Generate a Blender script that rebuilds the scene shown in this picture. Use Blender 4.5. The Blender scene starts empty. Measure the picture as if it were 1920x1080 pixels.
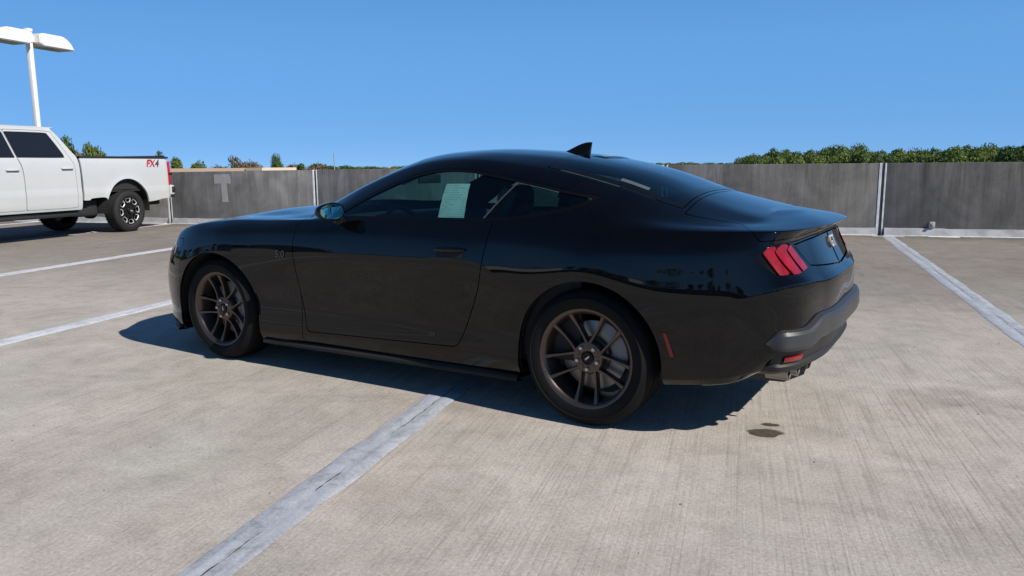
import bpy, bmesh, math, random
import numpy as np
from mathutils import Matrix, Vector

SC = bpy.context.scene
COL = SC.collection
RAD = math.radians

# ------------------------------------------------------------------ camera
CAM_LOC = (1.778, -4.862, 1.281)
CAM_YAW, CAM_PITCH, CAM_ROLL = RAD(-16.435), RAD(9.035), RAD(-0.430)
CAR_YAW = RAD(-14.82)
cam_data = bpy.data.cameras.new("camera")
cam_data.sensor_width = 36.0
cam_data.lens = 1445.5 / 1920.0 * 36.0
cam_data.clip_start = 0.05
cam_data.clip_end = 6000.0
cam = bpy.data.objects.new("camera", cam_data)
COL.objects.link(cam)
_f = Vector((math.sin(CAM_YAW) * math.cos(CAM_PITCH), math.cos(CAM_YAW) * math.cos(CAM_PITCH), -math.sin(CAM_PITCH)))
_r = Vector((math.cos(CAM_YAW), -math.sin(CAM_YAW), 0.0))
_u = _r.cross(_f)
_c, _s = math.cos(CAM_ROLL), math.sin(CAM_ROLL)
_r2, _u2 = _r * _c + _u * _s, _u * _c - _r * _s
cam.matrix_world = Matrix(((_r2.x, _u2.x, -_f.x, CAM_LOC[0]), (_r2.y, _u2.y, -_f.y, CAM_LOC[1]),
                           (_r2.z, _u2.z, -_f.z, CAM_LOC[2]), (0, 0, 0, 1)))
SC.camera = cam

# ------------------------------------------------------------------ sky and sun
# sun stands behind the coupe's tail, a hair to its left side, about 40 degrees up
_ca, _sa = math.cos(CAR_YAW), math.sin(CAR_YAW)
_sx, _sy, _sz = 1.18, -0.10, 1.0
SUN_DIR = Vector((_sx * _ca - _sy * _sa, _sx * _sa + _sy * _ca, _sz)).normalized()
SUN_EL = math.asin(SUN_DIR.z)
SUN_AZ = math.atan2(SUN_DIR.x, SUN_DIR.y)
world = bpy.data.worlds.new("World")
SC.world = world
world.use_nodes = True
wn = world.node_tree
sky = wn.nodes.new("ShaderNodeTexSky")
sky.sky_type = 'NISHITA'
sky.sun_disc = False
sky.sun_elevation = SUN_EL
sky.sun_rotation = SUN_AZ
sky.altitude = 10000.0
sky.air_density = 1.0
sky.dust_density = 0.0
sky.ozone_density = 4.0
bg = wn.nodes["Background"]
bg.inputs["Strength"].default_value = 0.11
# deep, even clear-day blue: the sky model's gradient is softened towards one blue all over the dome
smix = wn.nodes.new("ShaderNodeMix")
smix.data_type = 'RGBA'
smix.inputs[0].default_value = 0.72
smix.inputs[7].default_value = (1.22, 3.55, 7.6, 1.0)
wn.links.new(sky.outputs[0], smix.inputs[6])
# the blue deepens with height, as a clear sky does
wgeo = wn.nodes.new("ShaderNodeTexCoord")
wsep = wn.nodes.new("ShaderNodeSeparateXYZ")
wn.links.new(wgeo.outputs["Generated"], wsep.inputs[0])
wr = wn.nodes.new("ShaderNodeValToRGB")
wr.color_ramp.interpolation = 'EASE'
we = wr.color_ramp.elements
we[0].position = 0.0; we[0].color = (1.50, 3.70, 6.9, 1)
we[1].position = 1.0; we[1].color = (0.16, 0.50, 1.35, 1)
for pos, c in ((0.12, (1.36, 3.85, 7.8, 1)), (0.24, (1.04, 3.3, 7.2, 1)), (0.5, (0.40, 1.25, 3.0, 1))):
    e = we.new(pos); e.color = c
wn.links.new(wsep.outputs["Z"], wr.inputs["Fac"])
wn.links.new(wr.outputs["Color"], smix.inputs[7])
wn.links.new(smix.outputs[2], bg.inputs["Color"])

sun_data = bpy.data.lights.new("sun", 'SUN')
sun_data.energy = 5.0
sun_data.angle = RAD(0.53)
sun_data.color = (1.0, 0.945, 0.86)
sun = bpy.data.objects.new("sun", sun_data)
sun.rotation_euler = (-SUN_DIR).to_track_quat('-Z', 'Y').to_euler()
sun.location = (10, -5, 20)
COL.objects.link(sun)

SC.view_settings.view_transform = 'Standard'
SC.view_settings.look = 'None'
SC.view_settings.exposure = 0.08
SC.view_settings.gamma = 1.0
SC.view_settings.use_curve_mapping = False
SC.cycles.max_bounces = 8
SC.cycles.transparent_max_bounces = 16

# ------------------------------------------------------------------ helpers
def tag(o, label=None, cat=None, group=None, kind=None):
    if label: o["label"] = label
    if cat: o["category"] = cat
    if group: o["group"] = group
    if kind: o["kind"] = kind
    return o

def link(o, parent=None):
    COL.objects.link(o)
    if parent is not None:
        o.parent = parent
    return o

def empty(name, loc=(0, 0, 0), rz=0.0, parent=None):
    o = bpy.data.objects.new(name, None)
    o.empty_display_size = 0.2
    link(o, parent)
    o.location = loc
    o.rotation_euler = (0, 0, rz)
    return o

def mesh_obj(name, me, parent=None, mat=None):
    if mat is not None and len(me.materials) == 0:
        me.materials.append(mat)
    o = bpy.data.objects.new(name, me)
    return link(o, parent)

def make_mesh(name, V, F, mat=None, smooth=False, normals=None):
    me = bpy.data.meshes.new(name)
    me.from_pydata([tuple(v) for v in V], [], [tuple(f) for f in F])
    if smooth:
        me.polygons.foreach_set("use_smooth", [True] * len(me.polygons))
    if mat is not None:
        me.materials.append(mat)
    me.update()
    if normals is not None and smooth:
        me.normals_split_custom_set_from_vertices([tuple(n) for n in normals])
    return me

def part(name, V, F, mat, parent=None, smooth=False, normals=None):
    return mesh_obj(name, make_mesh(name, V, F, mat, smooth, normals), parent)

def bm_part(name, bm, mat, parent=None, smooth=False, angle=None):
    bm.normal_update()
    me = bpy.data.meshes.new(name)
    bm.to_mesh(me)
    bm.free()
    if smooth:
        me.polygons.foreach_set("use_smooth", [True] * len(me.polygons))
        if angle is not None:
            me.set_sharp_from_angle(angle=RAD(angle))
    me.materials.append(mat)
    me.update()
    return mesh_obj(name, me, parent)

def add_box(bm, x0, x1, y0, y1, z0, z1, bevel=0.0, seg=2, M=None):
    ret = bmesh.ops.create_cube(bm, size=1.0)
    vs = ret["verts"]
    for v in vs:
        v.co = Vector(((x0 + x1) / 2 + v.co.x * (x1 - x0), (y0 + y1) / 2 + v.co.y * (y1 - y0),
                       (z0 + z1) / 2 + v.co.z * (z1 - z0)))
    if bevel > 0:
        es = list({e for v in vs for e in v.link_edges})
        r = bmesh.ops.bevel(bm, geom=es, offset=bevel, segments=seg, affect='EDGES', profile=0.5)
        vs = list({v for f in r["faces"] for v in f.verts} | {v for v in vs if v.is_valid})
    if M is not None:
        for v in vs:
            v.co = M @ v.co
    return vs

def box_part(name, b, mat, parent=None, bevel=0.0, seg=2, M=None):
    bm = bmesh.new()
    add_box(bm, *b, bevel=bevel, seg=seg, M=M)
    return bm_part(name, bm, mat, parent, smooth=bevel > 0, angle=40)

def lathe(prof, n=48, axis='y', a0=0.0, a1=2 * math.pi):
    """prof: list of (axial, radius). Returns V, F around the local axis."""
    full = abs(a1 - a0 - 2 * math.pi) < 1e-6
    m = n if full else n + 1
    V, F = [], []
    for i in range(m):
        a = a0 + (a1 - a0) * i / n
        c, s = math.cos(a), math.sin(a)
        for (h, r) in prof:
            V.append((r * c, h, r * s) if axis == 'y' else (r * c, r * s, h))
    k = len(prof)
    for i in range(n):
        j = (i + 1) % m
        for p in range(k - 1):
            F.append((i * k + p, j * k + p, j * k + p + 1, i * k + p + 1))
    return V, F

def tube(path, r, n=8, cap=True):
    P = [Vector(p) for p in path]
    V, F = [], []
    up0 = Vector((0, 0, 1))
    for i, p in enumerate(P):
        d = (P[min(i + 1, len(P) - 1)] - P[max(i - 1, 0)]).normalized()
        a = d.cross(up0)
        if a.length < 1e-3:
            a = d.cross(Vector((1, 0, 0)))
        a.normalize()
        b = a.cross(d)
        rr = r[i] if isinstance(r, (list, tuple)) else r
        for k in range(n):
            t = 2 * math.pi * k / n
            V.append(tuple(p + a * math.cos(t) * rr + b * math.sin(t) * rr))
    for i in range(len(P) - 1):
        for k in range(n):
            F.append((i * n + k, i * n + (k + 1) % n, (i + 1) * n + (k + 1) % n, (i + 1) * n + k))
    if cap:
        F.append(tuple(range(n - 1, -1, -1)))
        F.append(tuple((len(P) - 1) * n + k for k in range(n)))
    return V, F

def text_mesh(body, size, extrude, mat, shear=0.0, spacing=1.0):
    cu = bpy.data.curves.new("lettering", 'FONT')
    cu.body = body
    cu.size = size
    cu.extrude = extrude
    cu.shear = shear
    cu.align_x = 'CENTER'
    cu.align_y = 'CENTER'
    cu.space_character = spacing
    cu.offset = size * 0.012
    o = bpy.data.objects.new("lettering", cu)
    COL.objects.link(o)
    dg = bpy.context.evaluated_depsgraph_get()
    me = bpy.data.meshes.new_from_object(o.evaluated_get(dg))
    bpy.data.objects.remove(o)
    bpy.data.curves.remove(cu)
    me.materials.clear()
    me.materials.append(mat)
    return me

# ------------------------------------------------------------------ materials
class NT:
    """tiny node-tree helper"""
    def __init__(self, name):
        self.mat = bpy.data.materials.new(name)
        self.mat.use_nodes = True
        self.t = self.mat.node_tree
        self.bsdf = self.t.nodes["Principled BSDF"]
        self.out = self.t.nodes["Material Output"]
    def n(self, typ, **kw):
        nd = self.t.nodes.new(typ)
        for k, v in kw.items():
            if k.startswith("i_"):
                key = k[2:].replace("_", " ")
                nd.inputs[key].default_value = v
            else:
                setattr(nd, k, v)
        return nd
    def l(self, a, b):
        self.t.links.new(a, b)
    def coord(self, scale=(1, 1, 1), which="Object", rot=(0, 0, 0)):
        tc = self.n("ShaderNodeTexCoord")
        mp = self.n("ShaderNodeMapping")
        mp.inputs["Scale"].default_value = scale
        mp.inputs["Rotation"].default_value = rot
        self.l(tc.outputs[which], mp.inputs["Vector"])
        return mp.outputs["Vector"]
    def noise(self, vec, scale, detail=4, rough=0.55, dist=0.0):
        nd = self.n("ShaderNodeTexNoise")
        nd.inputs["Scale"].default_value = scale
        nd.inputs["Detail"].default_value = detail
        nd.inputs["Roughness"].default_value = rough
        nd.inputs["Distortion"].default_value = dist
        self.l(vec, nd.inputs["Vector"])
        return nd.outputs["Fac"]
    def ramp(self, fac, stops):
        nd = self.n("ShaderNodeValToRGB")
        el = nd.color_ramp.elements
        while len(el) < len(stops):
            el.new(0.5)
        for e, (p, c) in zip(el, stops):
            e.position = p
            e.color = c if len(c) == 4 else (*c, 1)
        self.l(fac, nd.inputs["Fac"])
        return nd.outputs["Color"]
    def mix(self, fac, a, b, mode='MIX'):
        nd = self.n("ShaderNodeMix", data_type='RGBA', blend_type=mode)
        for sock, v in ((nd.inputs["Factor"], fac), (nd.inputs["A"], a), (nd.inputs["B"], b)):
            pass
        ins = [i for i in nd.inputs]
        fi = nd.inputs[0]; ai = nd.inputs[6]; bi = nd.inputs[7]
        for sock, v in ((fi, fac), (ai, a), (bi, b)):
            if hasattr(v, "is_linked") or isinstance(v, bpy.types.NodeSocket):
                self.l(v, sock)
            elif isinstance(v, (int, float)):
                sock.default_value = v
            else:
                sock.default_value = v if len(v) == 4 else (*v, 1)
        return nd.outputs[2]
    def math(self, op, a, b=None, clamp=False):
        nd = self.n("ShaderNodeMath", operation=op, use_clamp=clamp)
        for sock, v in ((nd.inputs[0], a), (nd.inputs[1], b)):
            if v is None:
                continue
            if isinstance(v, bpy.types.NodeSocket):
                self.l(v, sock)
            else:
                sock.default_value = v
        return nd.outputs[0]
    def bump(self, h, strength=0.3, dist=0.01):
        nd = self.n("ShaderNodeBump")
        nd.inputs["Strength"].default_value = strength
        nd.inputs["Distance"].default_value = dist
        self.l(h, nd.inputs["Height"])
        self.l(nd.outputs["Normal"], self.bsdf.inputs["Normal"])
        return nd

def plain(name, col, rough=0.5, metal=0.0, spec=0.5, var=0.12, scale=6.0, bump=0.0, coat=0.0, ior=1.5):
    """a procedural material with slight tonal and gloss variation"""
    m = NT(name)
    v = m.coord()
    f = m.noise(v, scale, 5, 0.6)
    lo = tuple(max(0, c * (1 - var)) for c in col)
    hi = tuple(min(1, c * (1 + var)) for c in col)
    c = m.ramp(f, [(0.3, lo), (0.7, hi)])
    m.l(c, m.bsdf.inputs["Base Color"])
    r = m.math('MULTIPLY_ADD', f, 0.0)
    nd = r.node
    nd.inputs[1].default_value = rough * 0.25
    nd.inputs[2].default_value = rough * 0.875
    m.l(r, m.bsdf.inputs["Roughness"])
    m.bsdf.inputs["Metallic"].default_value = metal
    m.bsdf.inputs["Specular IOR Level"].default_value = spec
    m.bsdf.inputs["IOR"].default_value = ior
    m.bsdf.inputs["Coat Weight"].default_value = coat
    m.bsdf.inputs["Coat Roughness"].default_value = 0.05
    if bump > 0:
        m.bump(m.noise(v, scale * 30, 3, 0.6), bump, 0.002)
    return m.mat

def glass_mat(name, tint, fres=1.5, rough=0.0):
    m = NT(name)
    m.t.nodes.remove(m.bsdf)
    tr = m.n("ShaderNodeBsdfTransparent")
    v = m.coord()
    f = m.noise(v, 3.0, 2)
    c = m.ramp(f, [(0.3, tuple(x * 0.96 for x in tint)), (0.7, tint)])
    m.l(c, tr.inputs["Color"])
    gl = m.n("ShaderNodeBsdfGlossy")
    gl.inputs["Roughness"].default_value = rough
    gl.inputs["Color"].default_value = (1, 1, 1, 1)
    fr = m.n("ShaderNodeFresnel")
    geo = m.n("ShaderNodeNewGeometry")           # a thin pane reflects alike from both faces
    ior = m.math('MULTIPLY_ADD', geo.outputs["Backfacing"], 1.0 / fres - fres)
    ior.node.inputs[2].default_value = fres
    m.l(ior, fr.inputs["IOR"])
    mx = m.n("ShaderNodeMixShader")
    m.l(fr.outputs[0], mx.inputs[0])
    m.l(tr.outputs[0], mx.inputs[1])
    m.l(gl.outputs[0], mx.inputs[2])
    m.l(mx.outputs[0], m.out.inputs["Surface"])
    return m.mat
# ------------------------------------------------------------------ surface materials
def concrete_deck():
    m = NT("deck_concrete")
    v = m.coord()
    big = m.noise(v, 0.35, 4, 0.6, 0.6)
    mid = m.noise(m.coord((1.0, 0.75, 1)), 1.7, 6, 0.62, 0.8)
    fine = m.noise(v, 70.0, 3, 0.7)
    grit = m.noise(v, 260.0, 2, 0.6)
    groove = m.noise(m.coord((75.0, 0.9, 1)), 1.0, 3, 0.6)
    base = m.ramp(mid, [(0.28, (0.36, 0.325, 0.290)), (0.5, (0.43, 0.392, 0.355)), (0.74, (0.505, 0.466, 0.425))])
    tint = m.ramp(big, [(0.30, (0.88, 0.90, 0.895)), (0.5, (1.0, 0.995, 0.985)), (0.72, (1.05, 1.02, 0.995))])
    c = m.mix(1.0, base, tint, 'MULTIPLY')
    # greenish and rosy blotches
    hue = m.noise(v, 0.95, 5, 0.7, 0.4)
    hc = m.ramp(hue, [(0.36, (0.955, 1.0, 0.985)), (0.5, (1, 1, 1)), (0.66, (1.02, 0.992, 0.99))])
    c = m.mix(1.0, c, hc, 'MULTIPLY')
    # dark tyre and dirt stains
    st = m.noise(m.coord((0.55, 1.0, 1)), 0.9, 7, 0.68, 1.2)
    sc = m.ramp(st, [(0.55, (1, 1, 1)), (0.74, (0.70, 0.69, 0.68))])
    c = m.mix(0.85, c, sc, 'MULTIPLY')
    # hand-sized mottling
    mo = m.noise(v, 6.5, 6, 0.72, 0.5)
    c = m.mix(1.0, c, m.ramp(mo, [(0.32, (0.86, 0.855, 0.85)), (0.5, (1, 1, 1)), (0.68, (1.09, 1.085, 1.08))]), 'MULTIPLY')
    # pale scuffs
    pf = m.noise(m.coord((0.35, 1.1, 1)), 1.6, 6, 0.7, 0.7)
    pc = m.ramp(pf, [(0.60, (0, 0, 0)), (0.72, (1, 1, 1))])
    pm = m.math('MULTIPLY', pc, 0.34)
    c = m.mix(pm, c, (0.58, 0.55, 0.51))
    # dirt gathered along the parapet and in the drive lane further back
    sep = m.n("ShaderNodeSeparateXYZ")
    tc = m.n("ShaderNodeTexCoord")
    m.l(tc.outputs["Object"], sep.inputs[0])
    wob = m.math('MULTIPLY_ADD', mid, 2.4); wob.node.inputs[2].default_value = -1.2
    yy = m.math('ADD', sep.outputs["Y"], wob)
    dl = m.n("ShaderNodeMapRange", interpolation_type='SMOOTHSTEP')
    dl.inputs["From Min"].default_value = 0.2
    dl.inputs["From Max"].default_value = 5.5
    m.l(yy, dl.inputs["Value"])
    lane = m.math('MULTIPLY', dl.outputs[0], 0.80)
    c = m.mix(lane, c, m.mix(1.0, c, (0.46, 0.445, 0.43), 'MULTIPLY'))
    de = m.n("ShaderNodeMapRange", interpolation_type='SMOOTHSTEP')
    de.inputs["From Min"].default_value = 9.0
    de.inputs["From Max"].default_value = 10.2
    m.l(sep.outputs["Y"], de.inputs["Value"])
    c = m.mix(m.math('MULTIPLY', de.outputs[0], 0.7), c, m.mix(1.0, c, (0.52, 0.48, 0.45), 'MULTIPLY'))
    fc = m.ramp(fine, [(0.32, (0.80, 0.795, 0.79)), (0.5, (1, 1, 1)), (0.68, (1.17, 1.17, 1.17))])
    pit = m.n('ShaderNodeTexVoronoi'); pit.inputs['Scale'].default_value = 95.0
    m.l(v, pit.inputs['Vector'])
    pc2 = m.ramp(pit.outputs['Distance'], [(0.05, (0.66, 0.65, 0.64)), (0.22, (1, 1, 1))])
    c = m.mix(0.55, c, m.mix(1.0, c, pc2, 'MULTIPLY'))
    c = m.mix(1.0, c, fc, 'MULTIPLY')
    gc = m.ramp(groove, [(0.34, (0.72, 0.715, 0.71)), (0.48, (1.0, 1.0, 1.0)), (0.7, (1.07, 1.07, 1.07))])
    gm = m.ramp(m.noise(v, 0.5, 3, 0.6), [(0.38, (0.15, 0.15, 0.15)), (0.62, (0.85, 0.85, 0.85))])
    c = m.mix(gm, c, m.mix(1.0, c, gc, 'MULTIPLY'))
    m.l(c, m.bsdf.inputs["Base Color"])
    m.bsdf.inputs["Roughness"].default_value = 0.9
    m.bsdf.inputs["Specular IOR Level"].default_value = 0.25
    h = m.math('ADD', m.math('MULTIPLY', groove, 0.8), m.math('ADD', m.math('MULTIPLY', fine, 0.7), m.math('MULTIPLY', grit, 0.6)))
    m.bump(h, 0.5, 0.004)
    return m.mat

def wall_concrete():
    m = NT("parapet_concrete")
    v = m.coord()
    st = m.noise(m.coord((4.0, 1.0, 0.42)), 1.5, 7, 0.70, 0.5)
    thin = m.noise(m.coord((26.0, 1.0, 0.5)), 1.0, 4, 0.6, 0.2)
    blot = m.noise(v, 1.5, 6, 0.65, 0.6)
    fine = m.noise(v, 55, 3, 0.7)
    base = m.ramp(blot, [(0.3, (0.170, 0.166, 0.162)), (0.52, (0.242, 0.237, 0.232)), (0.75, (0.325, 0.319, 0.314))])
    sep = m.n("ShaderNodeSeparateXYZ")
    tc = m.n("ShaderNodeTexCoord")
    m.l(tc.outputs["Object"], sep.inputs[0])
    # run-off streaks: strongest at the top edge, fading downwards
    dn = m.n("ShaderNodeMapRange")
    dn.inputs["From Min"].default_value = 0.0
    dn.inputs["From Max"].default_value = 1.25
    dn.inputs["To Min"].default_value = 0.38
    dn.inputs["To Max"].default_value = 1.0
    m.l(sep.outputs["Z"], dn.inputs["Value"])
    s1 = m.ramp(st, [(0.36, (0.55, 0.535, 0.525)), (0.62, (1, 1, 1))])
    c = m.mix(dn.outputs[0], base, m.mix(1.0, base, s1, 'MULTIPLY'))
    s2 = m.ramp(thin, [(0.36, (0.62, 0.60, 0.58)), (0.48, (1, 1, 1)), (0.68, (1.0, 1.0, 1.0)), (0.74, (1.35, 1.34, 1.32))])
    c = m.mix(0.22, c, m.mix(1.0, c, s2, 'MULTIPLY'))
    # the bays further along are darker than the left ones
    rx = m.n("ShaderNodeMapRange", interpolation_type='SMOOTHSTEP')
    rx.inputs["From Min"].default_value = -3.0
    rx.inputs["From Max"].default_value = 5.0
    m.l(sep.outputs["X"], rx.inputs["Value"])
    c = m.mix(m.math('MULTIPLY', rx.outputs[0], 0.8), c, m.mix(1.0, c, (0.62, 0.60, 0.575), 'MULTIPLY'))
    f2 = m.ramp(fine, [(0.3, (0.9, 0.9, 0.9)), (0.7, (1.1, 1.1, 1.1))])
    c = m.mix(1.0, c, f2, 'MULTIPLY')
    m.l(c, m.bsdf.inputs["Base Color"])
    m.bsdf.inputs["Roughness"].default_value = 0.92
    m.bsdf.inputs["Specular IOR Level"].default_value = 0.2
    m.bump(m.math('ADD', fine, m.math('MULTIPLY', thin, 0.5)), 0.35, 0.004)
    return m.mat

def sealant_mat(name, col, crack=True):
    m = NT(name)
    v = m.coord()
    n1 = m.noise(m.coord((6, 0.8, 1)), 2.2, 6, 0.65, 0.5)
    n2 = m.noise(v, 90, 3, 0.7)
    c = m.ramp(n1, [(0.28, tuple(x * 0.74 for x in col)), (0.5, col), (0.74, tuple(min(1, x * 1.14) for x in col))])
    scuff = m.noise(v, 9.0, 7, 0.75, 0.8)
    c = m.mix(1.0, c, m.ramp(scuff, [(0.36, (0.72, 0.71, 0.70)), (0.5, (1, 1, 1)), (0.7, (1.08, 1.08, 1.08))]), 'MULTIPLY')
    c = m.mix(1.0, c, m.ramp(n2, [(0.3, (0.82, 0.82, 0.82)), (0.7, (1.12, 1.12, 1.12))]), 'MULTIPLY')
    m.l(c, m.bsdf.inputs["Base Color"])
    m.bsdf.inputs["Roughness"].default_value = 0.7
    m.bump(m.math('ADD', n1, m.math('MULTIPLY', n2, 0.4)), 0.4, 0.004)
    return m.mat

M_DECK = concrete_deck()
M_WALL = wall_concrete()
M_SEAL = sealant_mat("sealant_bluegrey", (0.40, 0.425, 0.47))
M_STRIPE = sealant_mat("sealant_white", (0.60, 0.61, 0.64))
M_CAULK = plain("white_caulk", (0.68, 0.69, 0.71), 0.6, var=0.2, scale=9)
M_COVE = plain("cove_grey", (0.34, 0.34, 0.35), 0.7, var=0.25, scale=4)
M_JOINT = plain("joint_filler", (0.10, 0.10, 0.105), 0.8, var=0.3)
M_CRACK = plain("crack_dark", (0.05, 0.05, 0.05), 0.9)
M_PATCH = plain("grey_patch_paint", (0.36, 0.355, 0.35), 0.8, var=0.12, scale=8)

# ------------------------------------------------------------------ ground far below and the parking deck
GROUND_Z = -9.0
def terrain():
    m = NT("meadow_ground")
    v = m.coord()
    c = m.ramp(m.noise(v, 0.03, 6, 0.6), [(0.3, (0.035, 0.06, 0.02)), (0.6, (0.07, 0.09, 0.035)), (0.8, (0.12, 0.11, 0.07))])
    m.l(c, m.bsdf.inputs["Base Color"])
    m.bsdf.inputs["Roughness"].default_value = 1.0
    R = 4000.0
    V = [(-R, -R, GROUND_Z), (R, -R, GROUND_Z), (R, R, GROUND_Z), (-R, R, GROUND_Z)]
    tag(part("ground", V, [(0, 1, 2, 3)], m.mat), "green ground far below the parking deck", "ground", kind="structure")
terrain()

DECK_Y0, DECK_Y1 = -27.0, 10.2
# joints: (x at y0, y0, x at y1, y1, band width)
JOINTS = {0: (0.185, -3.0, 0.385, 10.0), 1: (3.83, 1.5, 4.285, 9.8), -1: (-3.48, -0.5, -3.40, 10.0), -2: (-6.87, 2.3, -7.06, 10.0)}
def joint_x(i, y):
    if i in JOINTS:
        x0, y0, x1, y1 = JOINTS[i]
        y = max(y, -6.0)
        return x0 + (x1 - x0) * (y - y0) / (y1 - y0)
    if i > 1:
        return joint_x(1, y) + 3.8 * (i - 1)
    return joint_x(-2, y) - 3.85 * (-2 - i)

deck = empty("parking_deck")
tag(deck, "sunlit concrete top deck of a parking garage", "deck", kind="structure")
IMIN, IMAX = -9, 9
random.seed(4)
for i in range(IMIN, IMAX):
    g = 0.009
    ys = [DECK_Y0, -6.0, -3, 0, 3, 6, DECK_Y1 + 0.1]
    V, F = [], []
    for zz in (0.0, -0.35):
        for y in ys:
            V.append((joint_x(i, y) + g, y, zz))
            V.append((joint_x(i + 1, y) - g, y, zz))
    n = len(ys)
    for k in range(n - 1):
        a = 2 * k
        F.append((a, a + 1, a + 3, a + 2))
        b = 2 * n + a
        F.append((b, b + 2, b + 3, b + 1))
        F.append((a, a + 2, b + 2, b))
        F.append((a + 1, b + 1, b + 3, a + 3))
    part("slab", V, F, M_DECK, deck)
for i in range(IMIN, IMAX + 1):
    # sealant band laid over the slab joint, with a slightly wandering edge
    w = {0: 0.094, 1: 0.10, -1: 0.095, -2: 0.11}.get(i, 0.095)
    mat = M_SEAL if i in (0, 1) else M_STRIPE
    V, F = [], []
    nseg = 520
    rnd = random.Random(i + 50)
    e1 = e2 = 0.0
    for k in range(nseg + 1):
        y = DECK_Y0 + (DECK_Y1 - 0.12 - DECK_Y0) * (k / nseg)
        e1 = e1 * 0.75 + rnd.uniform(-1, 1) * 0.0065
        e2 = e2 * 0.75 + rnd.uniform(-1, 1) * 0.0065
        x = joint_x(i, y)
        V += [(x - w + e1, y, 0.0015), (x - w + 0.012 + e1, y, 0.005), (x - 0.02, y, 0.006), (x, y, 0.003), (x + 0.02, y, 0.006),
              (x + w - 0.012 + e2, y, 0.005), (x + w + e2, y, 0.0015)]
    for k in range(nseg):
        for q in range(6):
            a = 7 * k + q
            F.append((a, a + 1, a + 8, a + 7))
    part("sealant_band", V, F, mat, deck, smooth=True)
    if i in (0, 1, -1):
        # broken dark crack along the middle of the band
        spans = {0: [(-3.6, -2.62), (-2.3, -2.05), (-1.62, -0.2), (0.3, 3.0)], 1: [(1.0, 2.6), (3.0, 5.5), (6.2, 9.2)], -1: [(2.0, 6.0)]}[i]
        V, F = [], []
        for (ya, yb) in spans:
            m_ = max(8, int((yb - ya) / 0.02))
            b0 = len(V)
            off = 0.0
            for k in range(m_ + 1):
                y = ya + (yb - ya) * k / m_
                off = off * 0.9 + rnd.uniform(-1, 1) * 0.0028
                hw = 0.0024 * (0.15 + rnd.random() ** 1.5 * 1.6) * min(1, 6 * k / m_ + 0.1, 6 * (1 - k / m_) + 0.1)
                x = joint_x(i, y) + off + 0.006
                V += [(x - hw, y, 0.0095), (x + hw, y, 0.0095)]
            for k in range(m_):
                a = b0 + 2 * k
                F.append((a, a + 1, a + 3, a + 2))
        part("crack", V, F, M_CRACK, deck)

# oil stain: two blobs behind the coupe
def stain(cx, cy, rx, ry, seed, z=0.004):
    rnd = random.Random(seed)
    ph = [rnd.uniform(0, 6.28) for _ in range(4)]
    V = [(cx, cy, z)]
    n = 40
    for k in range(n):
        a = 2 * math.pi * k / n
        r = 1 + 0.13 * math.sin(2 * a + ph[0]) + 0.10 * math.sin(3 * a + ph[1]) + 0.06 * math.sin(5 * a + ph[2]) + 0.04 * math.sin(9 * a + ph[3])
        V.append((cx + rx * r * math.cos(a), cy + ry * r * math.sin(a), z))
    F = [(0, 1 + k, 1 + (k + 1) % n) for k in range(n)]
    return V, F
def oil_mat():
    m = NT("oil_soaked_concrete")
    g = m.n("ShaderNodeTexCoord")
    vm = m.n("ShaderNodeVectorMath", operation='SUBTRACT'); vm.inputs[1].default_value = (0.5, 0.5, 0.5)
    m.l(g.outputs["Generated"], vm.inputs[0])
    sx = m.n("ShaderNodeSeparateXYZ"); m.l(vm.outputs[0], sx.inputs[0])
    r2 = m.math('ADD', m.math('MULTIPLY', sx.outputs["X"], sx.outputs["X"]), m.math('MULTIPLY', sx.outputs["Y"], sx.outputs["Y"]))
    n = m.noise(m.coord(), 40, 4, 0.7)
    edge = m.math('ADD', m.math('SQRT', r2), m.math('MULTIPLY', n, 0.16))
    al = m.ramp(edge, [(0.45, (0.95, 0.95, 0.95)), (0.60, (0, 0, 0))])
    m.l(m.ramp(n, [(0.3, (0.06, 0.046, 0.032)), (0.7, (0.12, 0.092, 0.065))]), m.bsdf.inputs["Base Color"])
    m.bsdf.inputs["Roughness"].default_value = 0.6
    m.l(al, m.bsdf.inputs["Alpha"])
    return m.mat
M_OIL = oil_mat()
V, F = stain(1.938, -1.115, 0.086, 0.060, 2)
tag(part("oil_stain", V, F, M_OIL), "larger dark brown oil spot on the deck behind the coupe", "stain", kind="thing")
V, F = stain(1.965, -0.985, 0.042, 0.023, 7)
tag(part("oil_stain", V, F, M_OIL), "small dark oil spot just beyond the larger one", "stain", kind="thing")

# grit: loose specks of stone on the deck
V, F = [], []
rg = random.Random(77)
for k in range(420):
    x, y = rg.uniform(-7, 6), rg.uniform(-4.5, 9.8)
    r = rg.uniform(0.002, 0.006) * (1 + 0.12 * max(0, y))
    b = len(V)
    ph = rg.uniform(0, 6)
    for q in range(5):
        a = ph + q * 1.2566
        V.append((x + r * math.cos(a) * rg.uniform(0.7, 1.3), y + r * math.sin(a) * rg.uniform(0.7, 1.3), 0.0005))
    V.append((x, y, r * 0.8))
    F += [(b + q, b + (q + 1) % 5, b + 5) for q in range(5)]
tag(part("grit", V, F, plain("grit_stone", (0.12, 0.105, 0.09), 0.9, var=0.6, scale=2.0)), "loose grit scattered over the concrete deck", "grit", kind="stuff")

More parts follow.
